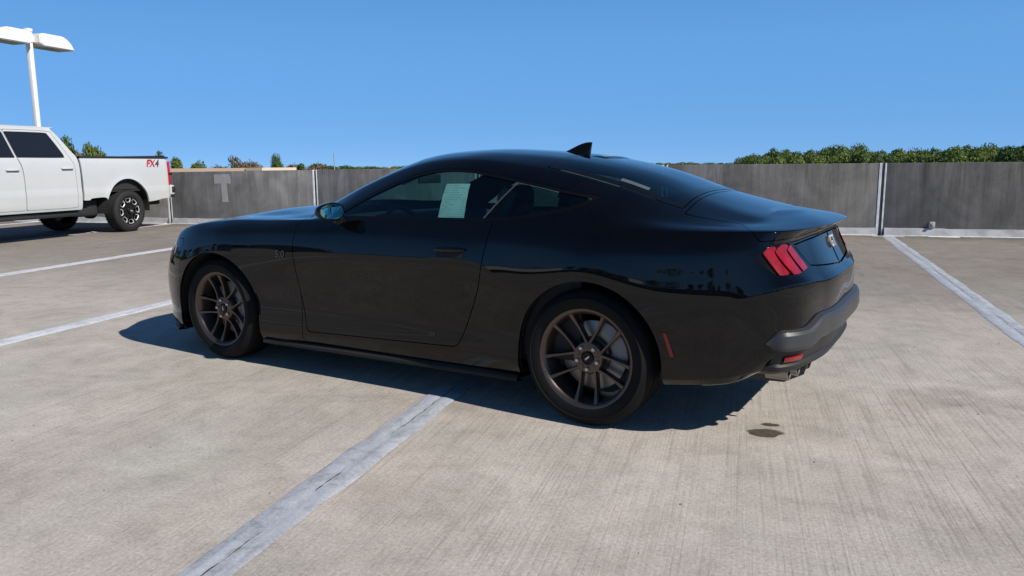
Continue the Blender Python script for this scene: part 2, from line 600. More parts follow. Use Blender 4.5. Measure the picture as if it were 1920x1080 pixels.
# ------------------------------------------------------------------ parapet wall
WALL_Y = 10.2
WJ = [-10.95 - 3.8 * k for k in range(6, 0, -1)] + [-10.95, -7.12, -3.38, 0.39, 4.19, 8.0, 11.8, 15.6, 19.4, 23.2, 27.0, 30.8, 34.6]
def wall_top(x):
    return float(np.interp(x, [-10.95, -7.12, 0.4, 4.2, 9.0], [1.186, 1.214, 1.266, 1.271, 1.28]))
parapet = empty("parapet_wall", (0, 0, 0))
tag(parapet, "long stained grey concrete parapet wall along the edge of the deck", "parapet wall")
rnd = random.Random(9)
for a, b in zip(WJ[:-1], WJ[1:]):
    bm = bmesh.new()
    g = 0.022
    add_box(bm, a + g, b - g, WALL_Y, WALL_Y + 0.2, -0.6, 1.0, bevel=0.012, seg=2)
    for v in bm.verts:
        if v.co.z > 0.9:
            v.co.z += wall_top(v.co.x) - 1.0 + 0.002
    bm_part("panel", bm, M_WALL, parapet, smooth=True, angle=40)
for x in WJ:
    zt = wall_top(x)
    box_part("joint_filler", (x - 0.021, x + 0.021, WALL_Y + 0.012, WALL_Y + 0.17, 0.0, zt - 0.01), M_JOINT, parapet)
    for s, w in ((-1, 0.042), (1, 0.026)):
        x0 = x + s * 0.024
        x1 = x0 + s * w
        box_part("caulk_line", (min(x0, x1), max(x0, x1), WALL_Y - 0.006, WALL_Y + 0.03, 0.0, zt + 0.004), M_CAULK, parapet, bevel=0.003, seg=1)
# sloped grey cove at the foot of every bay, with a white sealant edge on the deck
for a, b in zip(WJ[:-1], WJ[1:]):
    V, F = [], []
    prof = [(WALL_Y - 0.002, 0.13), (WALL_Y - 0.02, 0.125), (WALL_Y - 0.075, 0.012), (WALL_Y - 0.08, 0.006)]
    nn = 24
    for k in range(nn + 1):
        x = a + 0.07 + (b - a - 0.14) * k / nn
        j = rnd.uniform(-0.006, 0.006)
        for (y, z) in prof:
            V.append((x, y + (j if z < 0.05 else 0), z + (j if z > 0.05 else 0)))
    for k in range(nn):
        for q in range(3):
            i0 = 4 * k + q
            F.append((i0, i0 + 1, i0 + 5, i0 + 4))
    part("cove", V, F, M_COVE, parapet)
    box_part("base_stripe", (a + 0.05, b - 0.05, WALL_Y - 0.155, WALL_Y - 0.078, 0.001, 0.011), M_CAULK, parapet, bevel=0.003, seg=1)
# drain outlet on the right bay and a pale patch under it
bm = bmesh.new()
add_box(bm, 4.97, 5.07, WALL_Y - 0.05, WALL_Y + 0.01, 0.14, 0.25, bevel=0.02, seg=3)
add_box(bm, 5.0, 5.04, WALL_Y - 0.09, WALL_Y - 0.04, 0.17, 0.215, bevel=0.012, seg=2)
bm_part("drain_outlet", bm, plain("weathered_metal", (0.33, 0.34, 0.33), 0.6, metal=0.2), parapet, smooth=True, angle=40)
box_part("patch", (4.93, 5.42, WALL_Y - 0.27, WALL_Y - 0.157, 0.001, 0.009), M_CAULK, parapet, bevel=0.003, seg=1)
box_part("patch", (4.02, 4.53, 9.80, 9.86, 0.006, 0.0125), M_CAULK, parapet, bevel=0.002, seg=1)
# the T-shaped patch of lighter paint on the left bay
def wall_poly(name, pts, y, mat, parent, th=0.004):
    n = len(pts)
    V = [(x, y - th, z) for x, z in pts] + [(x, y + 0.001, z) for x, z in pts]
    F = [tuple(range(n))] + [(k, n + k, n + (k + 1) % n, (k + 1) % n) for k in range(n)]
    return part(name, V, F, mat, parent)
tp = [(-9.70, 1.13), (-9.30, 1.135), (-9.27, 1.00), (-9.28, 0.915), (-9.385, 0.925), (-9.36, 0.50), (-9.52, 0.505), (-9.535, 0.925), (-9.70, 0.915), (-9.705, 1.0)]
wall_poly("letter_patch", tp, WALL_Y, M_PATCH, parapet)

# the opposite parapet, behind the photographer (seen mirrored in the paint)
back_wall = empty("back_parapet_wall")
tag(back_wall, "plain concrete parapet on the far side of the deck behind the camera", "parapet wall")
for k in range(14):
    a = -34 + k * 5.0
    box_part("panel", (a + 0.02, a + 4.98, DECK_Y0 - 0.2, DECK_Y0, -0.6, 1.1), M_WALL, back_wall, bevel=0.012)

M_PALE = plain("pale_cladding", (0.66, 0.66, 0.64), 0.7, var=0.08, scale=0.3)
for k, (bx, by, w_, h_) in enumerate([(-74.0, -48.0, 34.0, 13.5), (-50.0, -82.0, 16.0, 14.5)]):
    bb = empty("pale_building", (bx, by, -9.0))
    tag(bb, ["long pale building behind the photographer, mirrored in the coupe's door", "shorter pale building behind the photographer, mirrored in the coupe's flank"][k], "building")
    box_part("wall", (-w_ / 2, w_ / 2, -6, 6, 0, h_), M_PALE, bb)
    box_part("roof", (-w_ / 2 - 0.3, w_ / 2 + 0.3, -6.3, 6.3, h_, h_ + 0.4), M_JOINT, bb)
    for q in range(int(w_ // 5)):
        box_part("window", (-w_ / 2 + 1.5 + q * 5, -w_ / 2 + 4.0 + q * 5, 5.98, 6.05, h_ - 3.2, h_ - 1.4), M_CRACK, bb)
# ------------------------------------------------------------------ far things beyond the parapet
def foliage_mat(name, a, b, c):
    m = NT(name)
    geo = m.n("ShaderNodeNewGeometry")
    col = m.ramp(geo.outputs["Random Per Island"], [(0.0, a), (0.5, b), (1.0, c)])
    m.l(col, m.bsdf.inputs["Base Color"])
    m.bsdf.inputs["Roughness"].default_value = 0.75
    m.bsdf.inputs["Specular IOR Level"].default_value = 0.25
    tl = m.n("ShaderNodeBsdfTranslucent")
    m.l(col, tl.inputs["Color"])
    mx = m.n("ShaderNodeMixShader")
    mx.inputs[0].default_value = 0.25
    m.l(m.bsdf.outputs[0], mx.inputs[1])
    m.l(tl.outputs[0], mx.inputs[2])
    m.l(mx.outputs[0], m.out.inputs["Surface"])
    return m.mat
M_LEAF = [foliage_mat("leaves_deep", (0.055, 0.090, 0.028), (0.095, 0.150, 0.042), (0.14, 0.20, 0.058)),
          foliage_mat("leaves_bright", (0.085, 0.125, 0.028), (0.14, 0.195, 0.042), (0.20, 0.25, 0.062)),
          foliage_mat("leaves_dry", (0.12, 0.09, 0.055), (0.19, 0.145, 0.085), (0.25, 0.20, 0.115))]
M_BARK = plain("bark", (0.10, 0.08, 0.065), 0.9, var=0.3, scale=3)

def crown_mesh(seed, h, r, leaf, n, mat, lobes=14, conic=0.0, sparse=0.0):
    """leaf-clump quads spread through several overlapping lobes"""
    rnd = np.random.RandomState(seed)
    L = []
    for k in range(lobes):
        t = rnd.rand() ** 0.8
        zc = h * (0.38 + 0.55 * t)
        rad = r * (1 - conic * t) * (0.75 * math.sqrt(max(0.05, 1 - (t * 1.05 - 0.25) ** 2)))
        a = rnd.rand() * 6.283
        d = rad * (0.25 + 0.6 * rnd.rand())
        L.append((d * math.cos(a), d * math.sin(a), zc, r * (0.26 + 0.22 * rnd.rand()) * (1 - 0.4 * conic * t)))
    L.append((0, 0, h * 0.9, r * 0.3))
    V, F = [], []
    for i in range(n):
        lx, ly, lz, lr = L[rnd.randint(len(L))]
        q = rnd.normal(size=3)
        q /= np.linalg.norm(q)
        rr = lr * (0.55 + 0.5 * rnd.rand())
        c = np.array((lx, ly, lz)) + q * rr * np.array((1, 1, 0.8))
        nrm = q * 0.7 + rnd.normal(size=3) * 0.5
        nrm /= np.linalg.norm(nrm)
        u = np.cross(nrm, (0.3, 0.2, 1.0)); u /= np.linalg.norm(u) + 1e-9
        w = np.cross(nrm, u)
        s = leaf * (0.6 + 0.8 * rnd.rand())
        b = len(V)
        for (p, t) in ((-1, -0.6), (0.2, -1), (1, 0.1), (0.3, 1), (-0.8, 0.7)):
            V.append(tuple(c + u * s * p * (0.8 + 0.4 * rnd.rand()) + w * s * t * (0.8 + 0.4 * rnd.rand())))
        F.append((b, b + 1, b + 2, b + 3, b + 4))
    return make_mesh("crown", V, F, mat)

def trunk_mesh(seed, h, r0):
    rnd = random.Random(seed)
    V, F = tube([(0, 0, 0), (0.1 * rnd.uniform(-1, 1), 0.1, h * 0.35), (0.2 * rnd.uniform(-1, 1), 0.15 * rnd.uniform(-1, 1), h * 0.62), (0, 0, h * 0.92)],
                [r0, r0 * 0.8, r0 * 0.5, r0 * 0.12], 7)
    for k in range(6):
        z = h * rnd.uniform(0.35, 0.75)
        a = rnd.uniform(0, 6.28)
        l = h * rnd.uniform(0.16, 0.3)
        b = len(V)
        v2, f2 = tube([(0, 0, z), (l * 0.5 * math.cos(a), l * 0.5 * math.sin(a), z + l * 0.35), (l * math.cos(a), l * math.sin(a), z + l * 0.8)],
                      [r0 * 0.4, r0 * 0.25, r0 * 0.08], 5)
        V += v2
        F += [tuple(b + i for i in f) for f in f2]
    return make_mesh("trunk", V, F, M_BARK, smooth=True)

TREES = []   # prototypes: (crown mesh, trunk mesh, height)
for k in range(6):
    h = 12.0
    TREES.append((crown_mesh(10 + k, h, 4.2, 0.13, 6500, M_LEAF[0 if k % 2 else 1], 15, 0.25 * (k % 3)), trunk_mesh(k, h, 0.25), h))
DRY = (crown_mesh(40, 12.0, 2.6, 0.10, 1500, M_LEAF[2], 12, 0.3), trunk_mesh(40, 12.0, 0.2), 12.0)
PINE = (crown_mesh(41, 12.0, 2.4, 0.11, 4000, M_LEAF[0], 14, 0.7), trunk_mesh(41, 12.0, 0.22), 12.0)
DULL = (crown_mesh(43, 12.0, 4.0, 0.13, 5000, M_LEAF[2], 14, 0.2), trunk_mesh(43, 12.0, 0.22), 12.0)

def cam_dir(px):
    """horizontal unit direction for a column of the photograph (1920 wide)"""
    a = CAM_YAW + math.atan((px - 960) / 1445.5)
    return Vector((math.sin(a), math.cos(a), 0))

def tree(proto, x, y, height, label, group, rz=0.0, wide=1.0, name="tree"):
    cm, tm, h0 = proto
    o = empty(name, (x, y, GROUND_Z), rz)
    s = height / h0
    o.scale = (s * wide, s * wide, s)
    tag(o, label, "tree", group)
    mesh_obj("trunk", tm, o)
    mesh_obj("crown", cm, o)
    return o

HZ = lambda px: 317.3 - 0.0075 * px          # horizon row at a column
def tree_at(proto, px, top, dist, label, group, wide=1.0, name="tree"):
    d = cam_dir(px)
    fwd = dist * math.cos(math.atan((px - 960) / 1445.5))
    ztop = CAM_LOC[2] + (HZ(px) - top) / 1445.5 * fwd
    rz = (px * 12.9898) % 6.28
    return tree(proto, CAM_LOC[0] + d.x * dist, CAM_LOC[1] + d.y * dist, (ztop - GROUND_Z) / 0.97, label, group, rz, wide, name)

# the left group: single trees one can tell apart
G_L = "trees beyond the left end of the parapet"
left = [(TREES[1], 140, 266, 95, "dark tree rising right behind the white pickup's cab", 0.42, "tree"),
        (DULL, 166, 287, 90, "reddish brown tree behind the front of the pickup bed", 0.5, "tree"),
        (TREES[0], 192, 274, 85, "bright green round tree behind the pickup bed", 0.38, "tree"),
        (DULL, 228, 299, 120, "low brownish tree behind the middle of the pickup bed", 1.0, "tree"),
        (TREES[1], 313, 289, 110, "dark tree peeking past the pickup's tail light", 0.35, "tree"),
        (TREES[2], 341, 295, 95, "bright green round tree just right of the pickup", 0.42, "tree"),
        (TREES[4], 376, 303, 100, "low green tree above the tan roof edge", 0.5, "tree"),
        (DRY, 445, 283, 120, "thin bare-looking tall tree above the tan roof edge", 0.75, "tree"),
        (DULL, 485, 301, 115, "reddish brown wide tree left of the green one", 0.6, "tree"),
        (TREES[3], 528, 294, 120, "taller green tree between brown ones", 0.36, "tree"),
        (DULL, 552, 306, 135, "low dull tree right of the taller green tree", 0.9, "tree"),
        (PINE, 571, 299, 125, "small pointed green tree left of the wall joint", 0.8, "pine_tree"),
        (DULL, 596, 304, 140, "low brown tree above the white wall joint", 1.0, "tree"),
        (TREES[5], 618, 308, 150, "low green tree just right of the wall joint", 0.8, "tree"),
        (DULL, 460, 305, 130, "low brown bush-like tree under the thin bare tree", 1.1, "tree"),
        (DULL, 425, 309, 140, "faint low brown tree between two green ones", 1.0, "tree")]
for proto, px, top, dist, lab, wide, nm in left:
    tree_at(proto, px, top + 4.5, dist, lab, G_L, wide, nm)
# low distant tree line behind the coupe's hood and roof
rnd = random.Random(21)
G_F = "far low tree line on the horizon"
for px in range(630, 780, 14):
    tree_at(TREES[rnd.randrange(6)], px + rnd.uniform(-5, 5), 313.5 + rnd.uniform(-1.5, 1.5), 320 + rnd.uniform(-20, 40), "small far tree in the low line left of the coupe's windshield", G_F, 1.6)
for px in range(1175, 1390, 14):
    tree_at(TREES[rnd.randrange(6)], px + rnd.uniform(-5, 5), 307.0 + rnd.uniform(-1.3, 1.0), 320 + rnd.uniform(-20, 40), "small far tree in the low line right of the roof antenna", G_F, 1.6)
# the green wood on the right
def wood_top(px):
    pts = [(1385, 301), (1400, 293), (1420, 290), (1445, 288), (1480, 290), (1520, 289), (1545, 285), (1580, 281), (1602, 279), (1630, 286), (1650, 291), (1680, 286), (1712, 286),
           (1740, 289), (1760, 283), (1790, 281), (1820, 279), (1850, 279), (1880, 277), (1905, 273), (1960, 272), (2100, 275)]
    for (a, ya), (b, yb) in zip(pts[:-1], pts[1:]):
        if a <= px <= b:
            return ya + (yb - ya) * (px - a) / (b - a)
    return 280
G_R = "trees of the green wood beyond the right parapet"
px = 1388.0
while px < 2060:
    far = rnd.random() < 0.4
    proto = PINE if rnd.random() < 0.22 else TREES[rnd.randrange(6)]
    dist = 128 + rnd.uniform(-14, 14) + (22 if far else 0)
    tree_at(proto, px, wood_top(px) + rnd.uniform(-2.5, 3.5), dist, "green tree in the dense wood beyond the right parapet", G_R, rnd.uniform(0.55, 0.8))
    px += rnd.uniform(7, 12)
px = 1396.0
while px < 2060:
    tree_at(TREES[rnd.randrange(6)], px, wood_top(px) + 7 + rnd.uniform(0, 5), 112 + rnd.uniform(-8, 8), "green tree in the dense wood beyond the right parapet", G_R, rnd.uniform(0.7, 0.95))
    px += rnd.uniform(13, 20)

# the wood goes on all round the garage: seen only as a dark line mirrored in the coupe
VV, FF = [], []
cv = [np.array([v.co[:] for v in TREES[k][0].vertices]) for k in range(6)]
cf = [[tuple(p_.vertices) for p_ in TREES[k][0].polygons][::3] for k in range(6)]
for k in range(46):
    a = RAD(60 + k * 5.4 + rnd.uniform(-2, 2))
    d = rnd.uniform(95, 130)
    sc_ = rnd.uniform(15.0, 20.0) / 12.0
    th = rnd.uniform(0, 6)
    P_ = cv[k % 6] * sc_ * np.array((1.3, 1.3, 1.0))
    P_ = np.stack([P_[:, 0] * math.cos(th) - P_[:, 1] * math.sin(th), P_[:, 0] * math.sin(th) + P_[:, 1] * math.cos(th), P_[:, 2]], -1)
    P_ += np.array((CAM_LOC[0] + d * math.sin(a), CAM_LOC[1] + d * math.cos(a), GROUND_Z))
    used = sorted({i for f in cf[k % 6] for i in f})
    mp = {g: q + len(VV) for q, g in enumerate(used)}
    VV += [tuple(P_[g]) for g in used]
    FF += [tuple(mp[i] for i in f) for f in cf[k % 6]]
tag(part("far_wood", VV, FF, M_LEAF[0]), "green wood round the far side of the garage, mirrored in the coupe", "wood", kind="stuff")

# tan roof edge of a neighbouring building
M_TAN = plain("tan_stucco", (0.46, 0.33, 0.24), 0.8, var=0.1, scale=0.4)
M_TAN2 = plain("pale_stucco", (0.72, 0.56, 0.42), 0.8, var=0.08, scale=0.4)
M_ROOF = plain("grey_roofing", (0.30, 0.29, 0.28), 0.9)
def far_point(px, py, dist):
    d = cam_dir(px)
    fwd = dist * math.cos(math.atan((px - 960) / 1445.5))
    return Vector((CAM_LOC[0] + d.x * dist, CAM_LOC[1] + d.y * dist, CAM_LOC[2] + (HZ(px) - py) / 1445.5 * fwd))
bld = empty("neighbour_building", (0, 0, 0))
tag(bld, "low tan building whose flat roof edge shows above the left parapet", "building")
p0, p1, p2 = far_point(150, 316.5, 60), far_point(476, 316.0, 60), far_point(498, 315.2, 59)
def wall_run(name, a, b, zt, depth, mat):
    d = (b - a); d.z = 0
    n = Vector((-d.y, d.x, 0)).normalized() * depth
    if n.y < 0: n = -n
    V = []
    for z in (GROUND_Z, zt):
        for p in (a, b, b + n, a + n):
            V.append((p.x, p.y, z))
    return part(name, V, [(0, 1, 5, 4), (1, 2, 6, 5), (2, 3, 7, 6), (3, 0, 4, 7)], mat, bld)
wall_run("wall", p0, p1, 0.96, 14, M_TAN)
wall_run("corner_tower", p1 + Vector((0.02, -0.3, 0)), p2, 1.06, 4, M_TAN2)
def roof_piece(name, a, b, z0, z1, depth, out, mat):
    d = (b - a); d.z = 0
    u = d.normalized()
    n = Vector((-d.y, d.x, 0)).normalized()
    if n.y < 0: n = -n
    q = [a - u * out - n * out, b + u * out - n * out, b + u * out + n * (depth + out), a - u * out + n * (depth + out)]
    V = [(p.x, p.y, z) for z in (z0, z1) for p in q]
    return part(name, V, [(0, 1, 5, 4), (1, 2, 6, 5), (2, 3, 7, 6), (3, 0, 4, 7), (4, 5, 6, 7), (3, 2, 1, 0)], mat, bld)
roof_piece("cornice", p0, p1 - (p1 - p0).normalized() * 0.3, 0.95, 1.235, 14, 0.12, M_TAN)
roof_piece("tower_cap", p1 + Vector((0.02, -0.3, 0)), p2, 1.05, 1.25, 4, 0.1, M_TAN2)
V, F = tube([far_point(633, 330, 200), far_point(633, 288, 200)], 0.12, 6)
tag(part("radio_mast", V, F, plain("mast_steel", (0.35, 0.36, 0.38), 0.6)), "thin far radio mast left of the coupe's windshield", "mast")

# ------------------------------------------------------------------ twin-head lamp post
M_LAMPW = plain("white_enamel", (0.80, 0.79, 0.77), 0.45, var=0.04)
M_LENS = plain("lamp_lens", (0.42, 0.41, 0.36), 0.25)
LX, LY = -14.95, 10.50
lamp = empty("lamp_post", (LX, LY, 0), RAD(90))
tag(lamp, "tall white twin-headed parking lot lamp post behind the pickup", "lamp post")
box_part("pole", (-0.055, 0.055, -0.055, 0.055, -0.6, 4.580), M_LAMPW, lamp, bevel=0.012)
box_part("pole_cap", (-0.07, 0.07, -0.07, 0.07, 4.580, 4.650), M_LAMPW, lamp, bevel=0.01)
def lamp_head(s):
    # shoebox head with a sloping outer end: profile in (u along arm, z), extruded along y
    pr = [(0.09, 4.310), (0.09, 4.520), (0.20, 4.560), (0.78, 4.560), (0.91, 4.510), (1.03, 4.410), (1.11, 4.280), (1.11, 4.250), (0.20, 4.250)]
    hw = 0.25
    n = len(pr)
    V = []
    for y, k in ((-hw, 1.0), (hw, 1.0)):
        for (u, z) in pr:
            V.append((s * u, y, z))
    F = [tuple(range(n)), tuple(range(2 * n - 1, n - 1, -1))]
    F += [(k, n + k, n + (k + 1) % n, (k + 1) % n) for k in range(n)]
    bm = bmesh.new()
    vs = [bm.verts.new(v) for v in V]
    for f in F:
        bm.faces.new([vs[i] for i in f])
    bmesh.ops.recalc_face_normals(bm, faces=bm.faces)
    bmesh.ops.bevel(bm, geom=list(bm.edges), offset=0.02, segments=2, affect='EDGES')
    h = bm_part("lamp_head", bm, M_LAMPW, lamp, smooth=True, angle=35)
    a, b = sorted((s * 0.28, s * 1.02))
    box_part("lens", (a, b, -0.19, 0.19, 4.232, 4.260), M_LENS, h)
    a, b = sorted((s * 0.05, s * 0.12))
    box_part("bracket", (a, b, -0.05, 0.05, 4.340, 4.480), M_LAMPW, h)
lamp_head(1)
lamp_head(-1)
# ------------------------------------------------------------------ trimmed-surface toolkit
class Surf:
    """grid surface that can be cut along implicit curves; keeps exact normals for clean reflections"""
    def __init__(self, P, N, UV):
        ns, nr = P.shape[:2]
        self.V = [tuple(p) for p in P.reshape(-1, 3)]
        self.N = [tuple(p) for p in N.reshape(-1, 3)]
        self.U = [tuple(p) for p in UV.reshape(-1, 2)]
        idx = np.arange(ns * nr).reshape(ns, nr)
        self.faces = [tuple(int(k) for k in q) for q in np.stack([idx[:-1, :-1], idx[1:, :-1], idx[1:, 1:], idx[:-1, 1:]], -1).reshape(-1, 4)]
    def cut(self, faces, phi):
        """split faces into (phi>0, phi<=0)"""
        if not faces:
            return [], []
        used = np.unique(np.concatenate([np.array(f) for f in faces]))
        V = np.array([self.V[i] for i in used]); U = np.array([self.U[i] for i in used])
        val = phi(V[:, 0], V[:, 1], V[:, 2], U[:, 0], U[:, 1])
        val = np.where(np.abs(val) < 1e-7, 1e-7, val)
        d = dict(zip(used.tolist(), val.tolist()))
        ins, outs, cache = [], [], {}
        for f in faces:
            s = [d[i] > 0 for i in f]
            if all(s):
                ins.append(f)
            elif not any(s):
                outs.append(f)
            else:
                a, b = [], []
                n = len(f)
                for k in range(n):
                    i, j = f[k], f[(k + 1) % n]
                    (a if s[k] else b).append(i)
                    if s[k] != s[(k + 1) % n]:
                        key = (i, j) if i < j else (j, i)
                        m = cache.get(key)
                        if m is None:
                            p, q = key
                            t = d[p] / (d[p] - d[q])
                            m = len(self.V)
                            L = lambda A, B: tuple(x + (y - x) * t for x, y in zip(A, B))
                            self.V.append(L(self.V[p], self.V[q]))
                            nn = np.array(L(self.N[p], self.N[q])); nn /= np.linalg.norm(nn) + 1e-12
                            self.N.append(tuple(nn))
                            self.U.append(L(self.U[p], self.U[q]))
                            cache[key] = m
                        a.append(m); b.append(m)
                if len(a) > 2: ins.append(tuple(a))
                if len(b) > 2: outs.append(tuple(b))
        return ins, outs
    def band(self, faces, phi, gap):
        """inside, outside; a strip of total width gap is dropped between them"""
        a, o = self.cut(faces, lambda *k: phi(*k) - gap / 2)
        _, b = self.cut(o, lambda *k: phi(*k) + gap / 2)
        return a, b
    def extract(self, faces, mirror=False, both=False, off=0.0, rim=0.0, rimdir=None, y0=0.0):
        """faces as V,F,N in car coordinates (left side is -y); rim adds an inward turned edge"""
        used = sorted({i for f in faces for i in f})
        mp = {g: k for k, g in enumerate(used)}
        V = np.array([self.V[i] for i in used]); N = np.array([self.N[i] for i in used])
        V = V + N * off
        F = [tuple(mp[i] for i in f) for f in faces]
        a, b, c = (V[[f[k] for f in F]] for k in (0, 1, 2))
        dots = np.einsum('ij,ij->i', np.cross(b - a, c - a), N[[f[0] for f in F]])
        if np.sum(dots) < 0:
            F = [tuple(reversed(f)) for f in F]
        V, N = V.tolist(), N.tolist()
        if rim > 0:
            ec = {}
            for f in F:
                for k in range(len(f)):
                    e = (f[k], f[(k + 1) % len(f)])
                    ec[e] = ec.get(e, 0) + 1
            bnd = [e for e in ec if (e[1], e[0]) not in ec and not (abs(V[e[0]][1]) < 1e-4 and abs(V[e[1]][1]) < 1e-4)]
            nv = {}
            for a, b in bnd:
                q = []
                for i in (a, b):
                    if i not in nv:
                        n = np.array(N[i]) if rimdir is None else -np.array(rimdir)
                        p = np.array(V[i])
                        nv[i] = (len(V), len(V) + 1)
                        V.append(p.tolist()); V.append((p - n * rim).tolist())
                        N.append(N[i]); N.append(N[i])
                    q.append(nv[i])
                # own vertices so that the turned edge keeps a flat normal
                e = np.array(V[q[1][0]]) - np.array(V[q[0][0]])
                w = np.array(V[q[0][1]]) - np.array(V[q[0][0]])
                fn = np.cross(e, w); fn /= np.linalg.norm(fn) + 1e-12
                b0 = len(V)
                for idx in (q[0][0], q[0][1], q[1][1], q[1][0]):
                    V.append(V[idx]); N.append(fn.tolist())
                F.append((b0 + 3, b0 + 2, b0 + 1, b0))
        V = np.array(V); N = np.array(N)
        def side(sgn):
            W = V.copy(); W[:, 1] *= sgn
            M = N.copy(); M[:, 1] *= sgn
            FF = [tuple(reversed(f)) for f in F] if sgn < 0 else [tuple(f) for f in F]
            return W, FF, M
        if both:
            a, fa, na = side(-1); b, fb, nb = side(1)
            k = len(a)
            return np.vstack([a, b]), fa + [tuple(i + k for i in f) for f in fb], np.vstack([na, nb])
        return side(1 if mirror else -1)

def poly_sd(pts):
    """signed distance (inside positive) to a closed polygon in a 2-D projection"""
    P = np.array(pts, float)
    A, B = P, np.roll(P, -1, 0)
    def f(x, z):
        x = np.asarray(x); z = np.asarray(z)
        best = np.full(x.shape, 1e9)
        ins = np.zeros(x.shape, bool)
        for (ax, az), (bx, bz) in zip(A, B):
            dx, dz = bx - ax, bz - az
            L = dx * dx + dz * dz + 1e-12
            t = np.clip(((x - ax) * dx + (z - az) * dz) / L, 0, 1)
            best = np.minimum(best, (x - ax - t * dx) ** 2 + (z - az - t * dz) ** 2)
            c = ((az > z) != (bz > z)) & (x < (bx - ax) * (z - az) / (bz - az + 1e-18) + ax)
            ins ^= c
        d = np.sqrt(best)
        return np.where(ins, d, -d)
    return f

def smooth_closed(pts, n=8, sharp=()):
    """Catmull-Rom through the points; indices in sharp stay corners"""
    P = [np.array(p, float) for p in pts]
    m = len(P); out = []
    for i in range(m):
        p0, p1, p2, p3 = P[(i - 1) % m], P[i], P[(i + 1) % m], P[(i + 2) % m]
        t1 = (p2 - p0) / 2 if i not in sharp else (p2 - p1)
        t2 = (p3 - p1) / 2 if ((i + 1) % m) not in sharp else (p2 - p1)
        for k in range(n):
            t = k / n
            out.append((2 * t ** 3 - 3 * t ** 2 + 1) * p1 + (t ** 3 - 2 * t ** 2 + t) * t1 + (-2 * t ** 3 + 3 * t ** 2) * p2 + (t ** 3 - t ** 2) * t2)
    return [tuple(p) for p in out]

def hermite_rows(T, P, ts, crease):
    """T: keys (n or m x n), P: (..., n, 3). Evaluate along axis n with per-key crease weight (..., n)"""
    n = P.shape[-2]
    h = np.diff(T, axis=-1)[..., None]
    sl = np.diff(P, axis=-2) / np.maximum(h, 1e-6)
    mL = np.empty_like(P); mR = np.empty_like(P)
    mid = (sl[..., 1:, :] * h[..., :-1, :] + sl[..., :-1, :] * h[..., 1:, :]) / np.maximum(h[..., 1:, :] + h[..., :-1, :], 1e-6)
    c = crease[..., 1:-1, None]
    mL[..., 1:-1, :] = mid * (1 - c) + sl[..., :-1, :] * c
    mR[..., 1:-1, :] = mid * (1 - c) + sl[..., 1:, :] * c
    mR[..., 0, :] = sl[..., 0, :]; mL[..., 0, :] = sl[..., 0, :]
    mL[..., -1, :] = sl[..., -1, :]; mR[..., -1, :] = sl[..., -1, :]
    return h, mL, mR

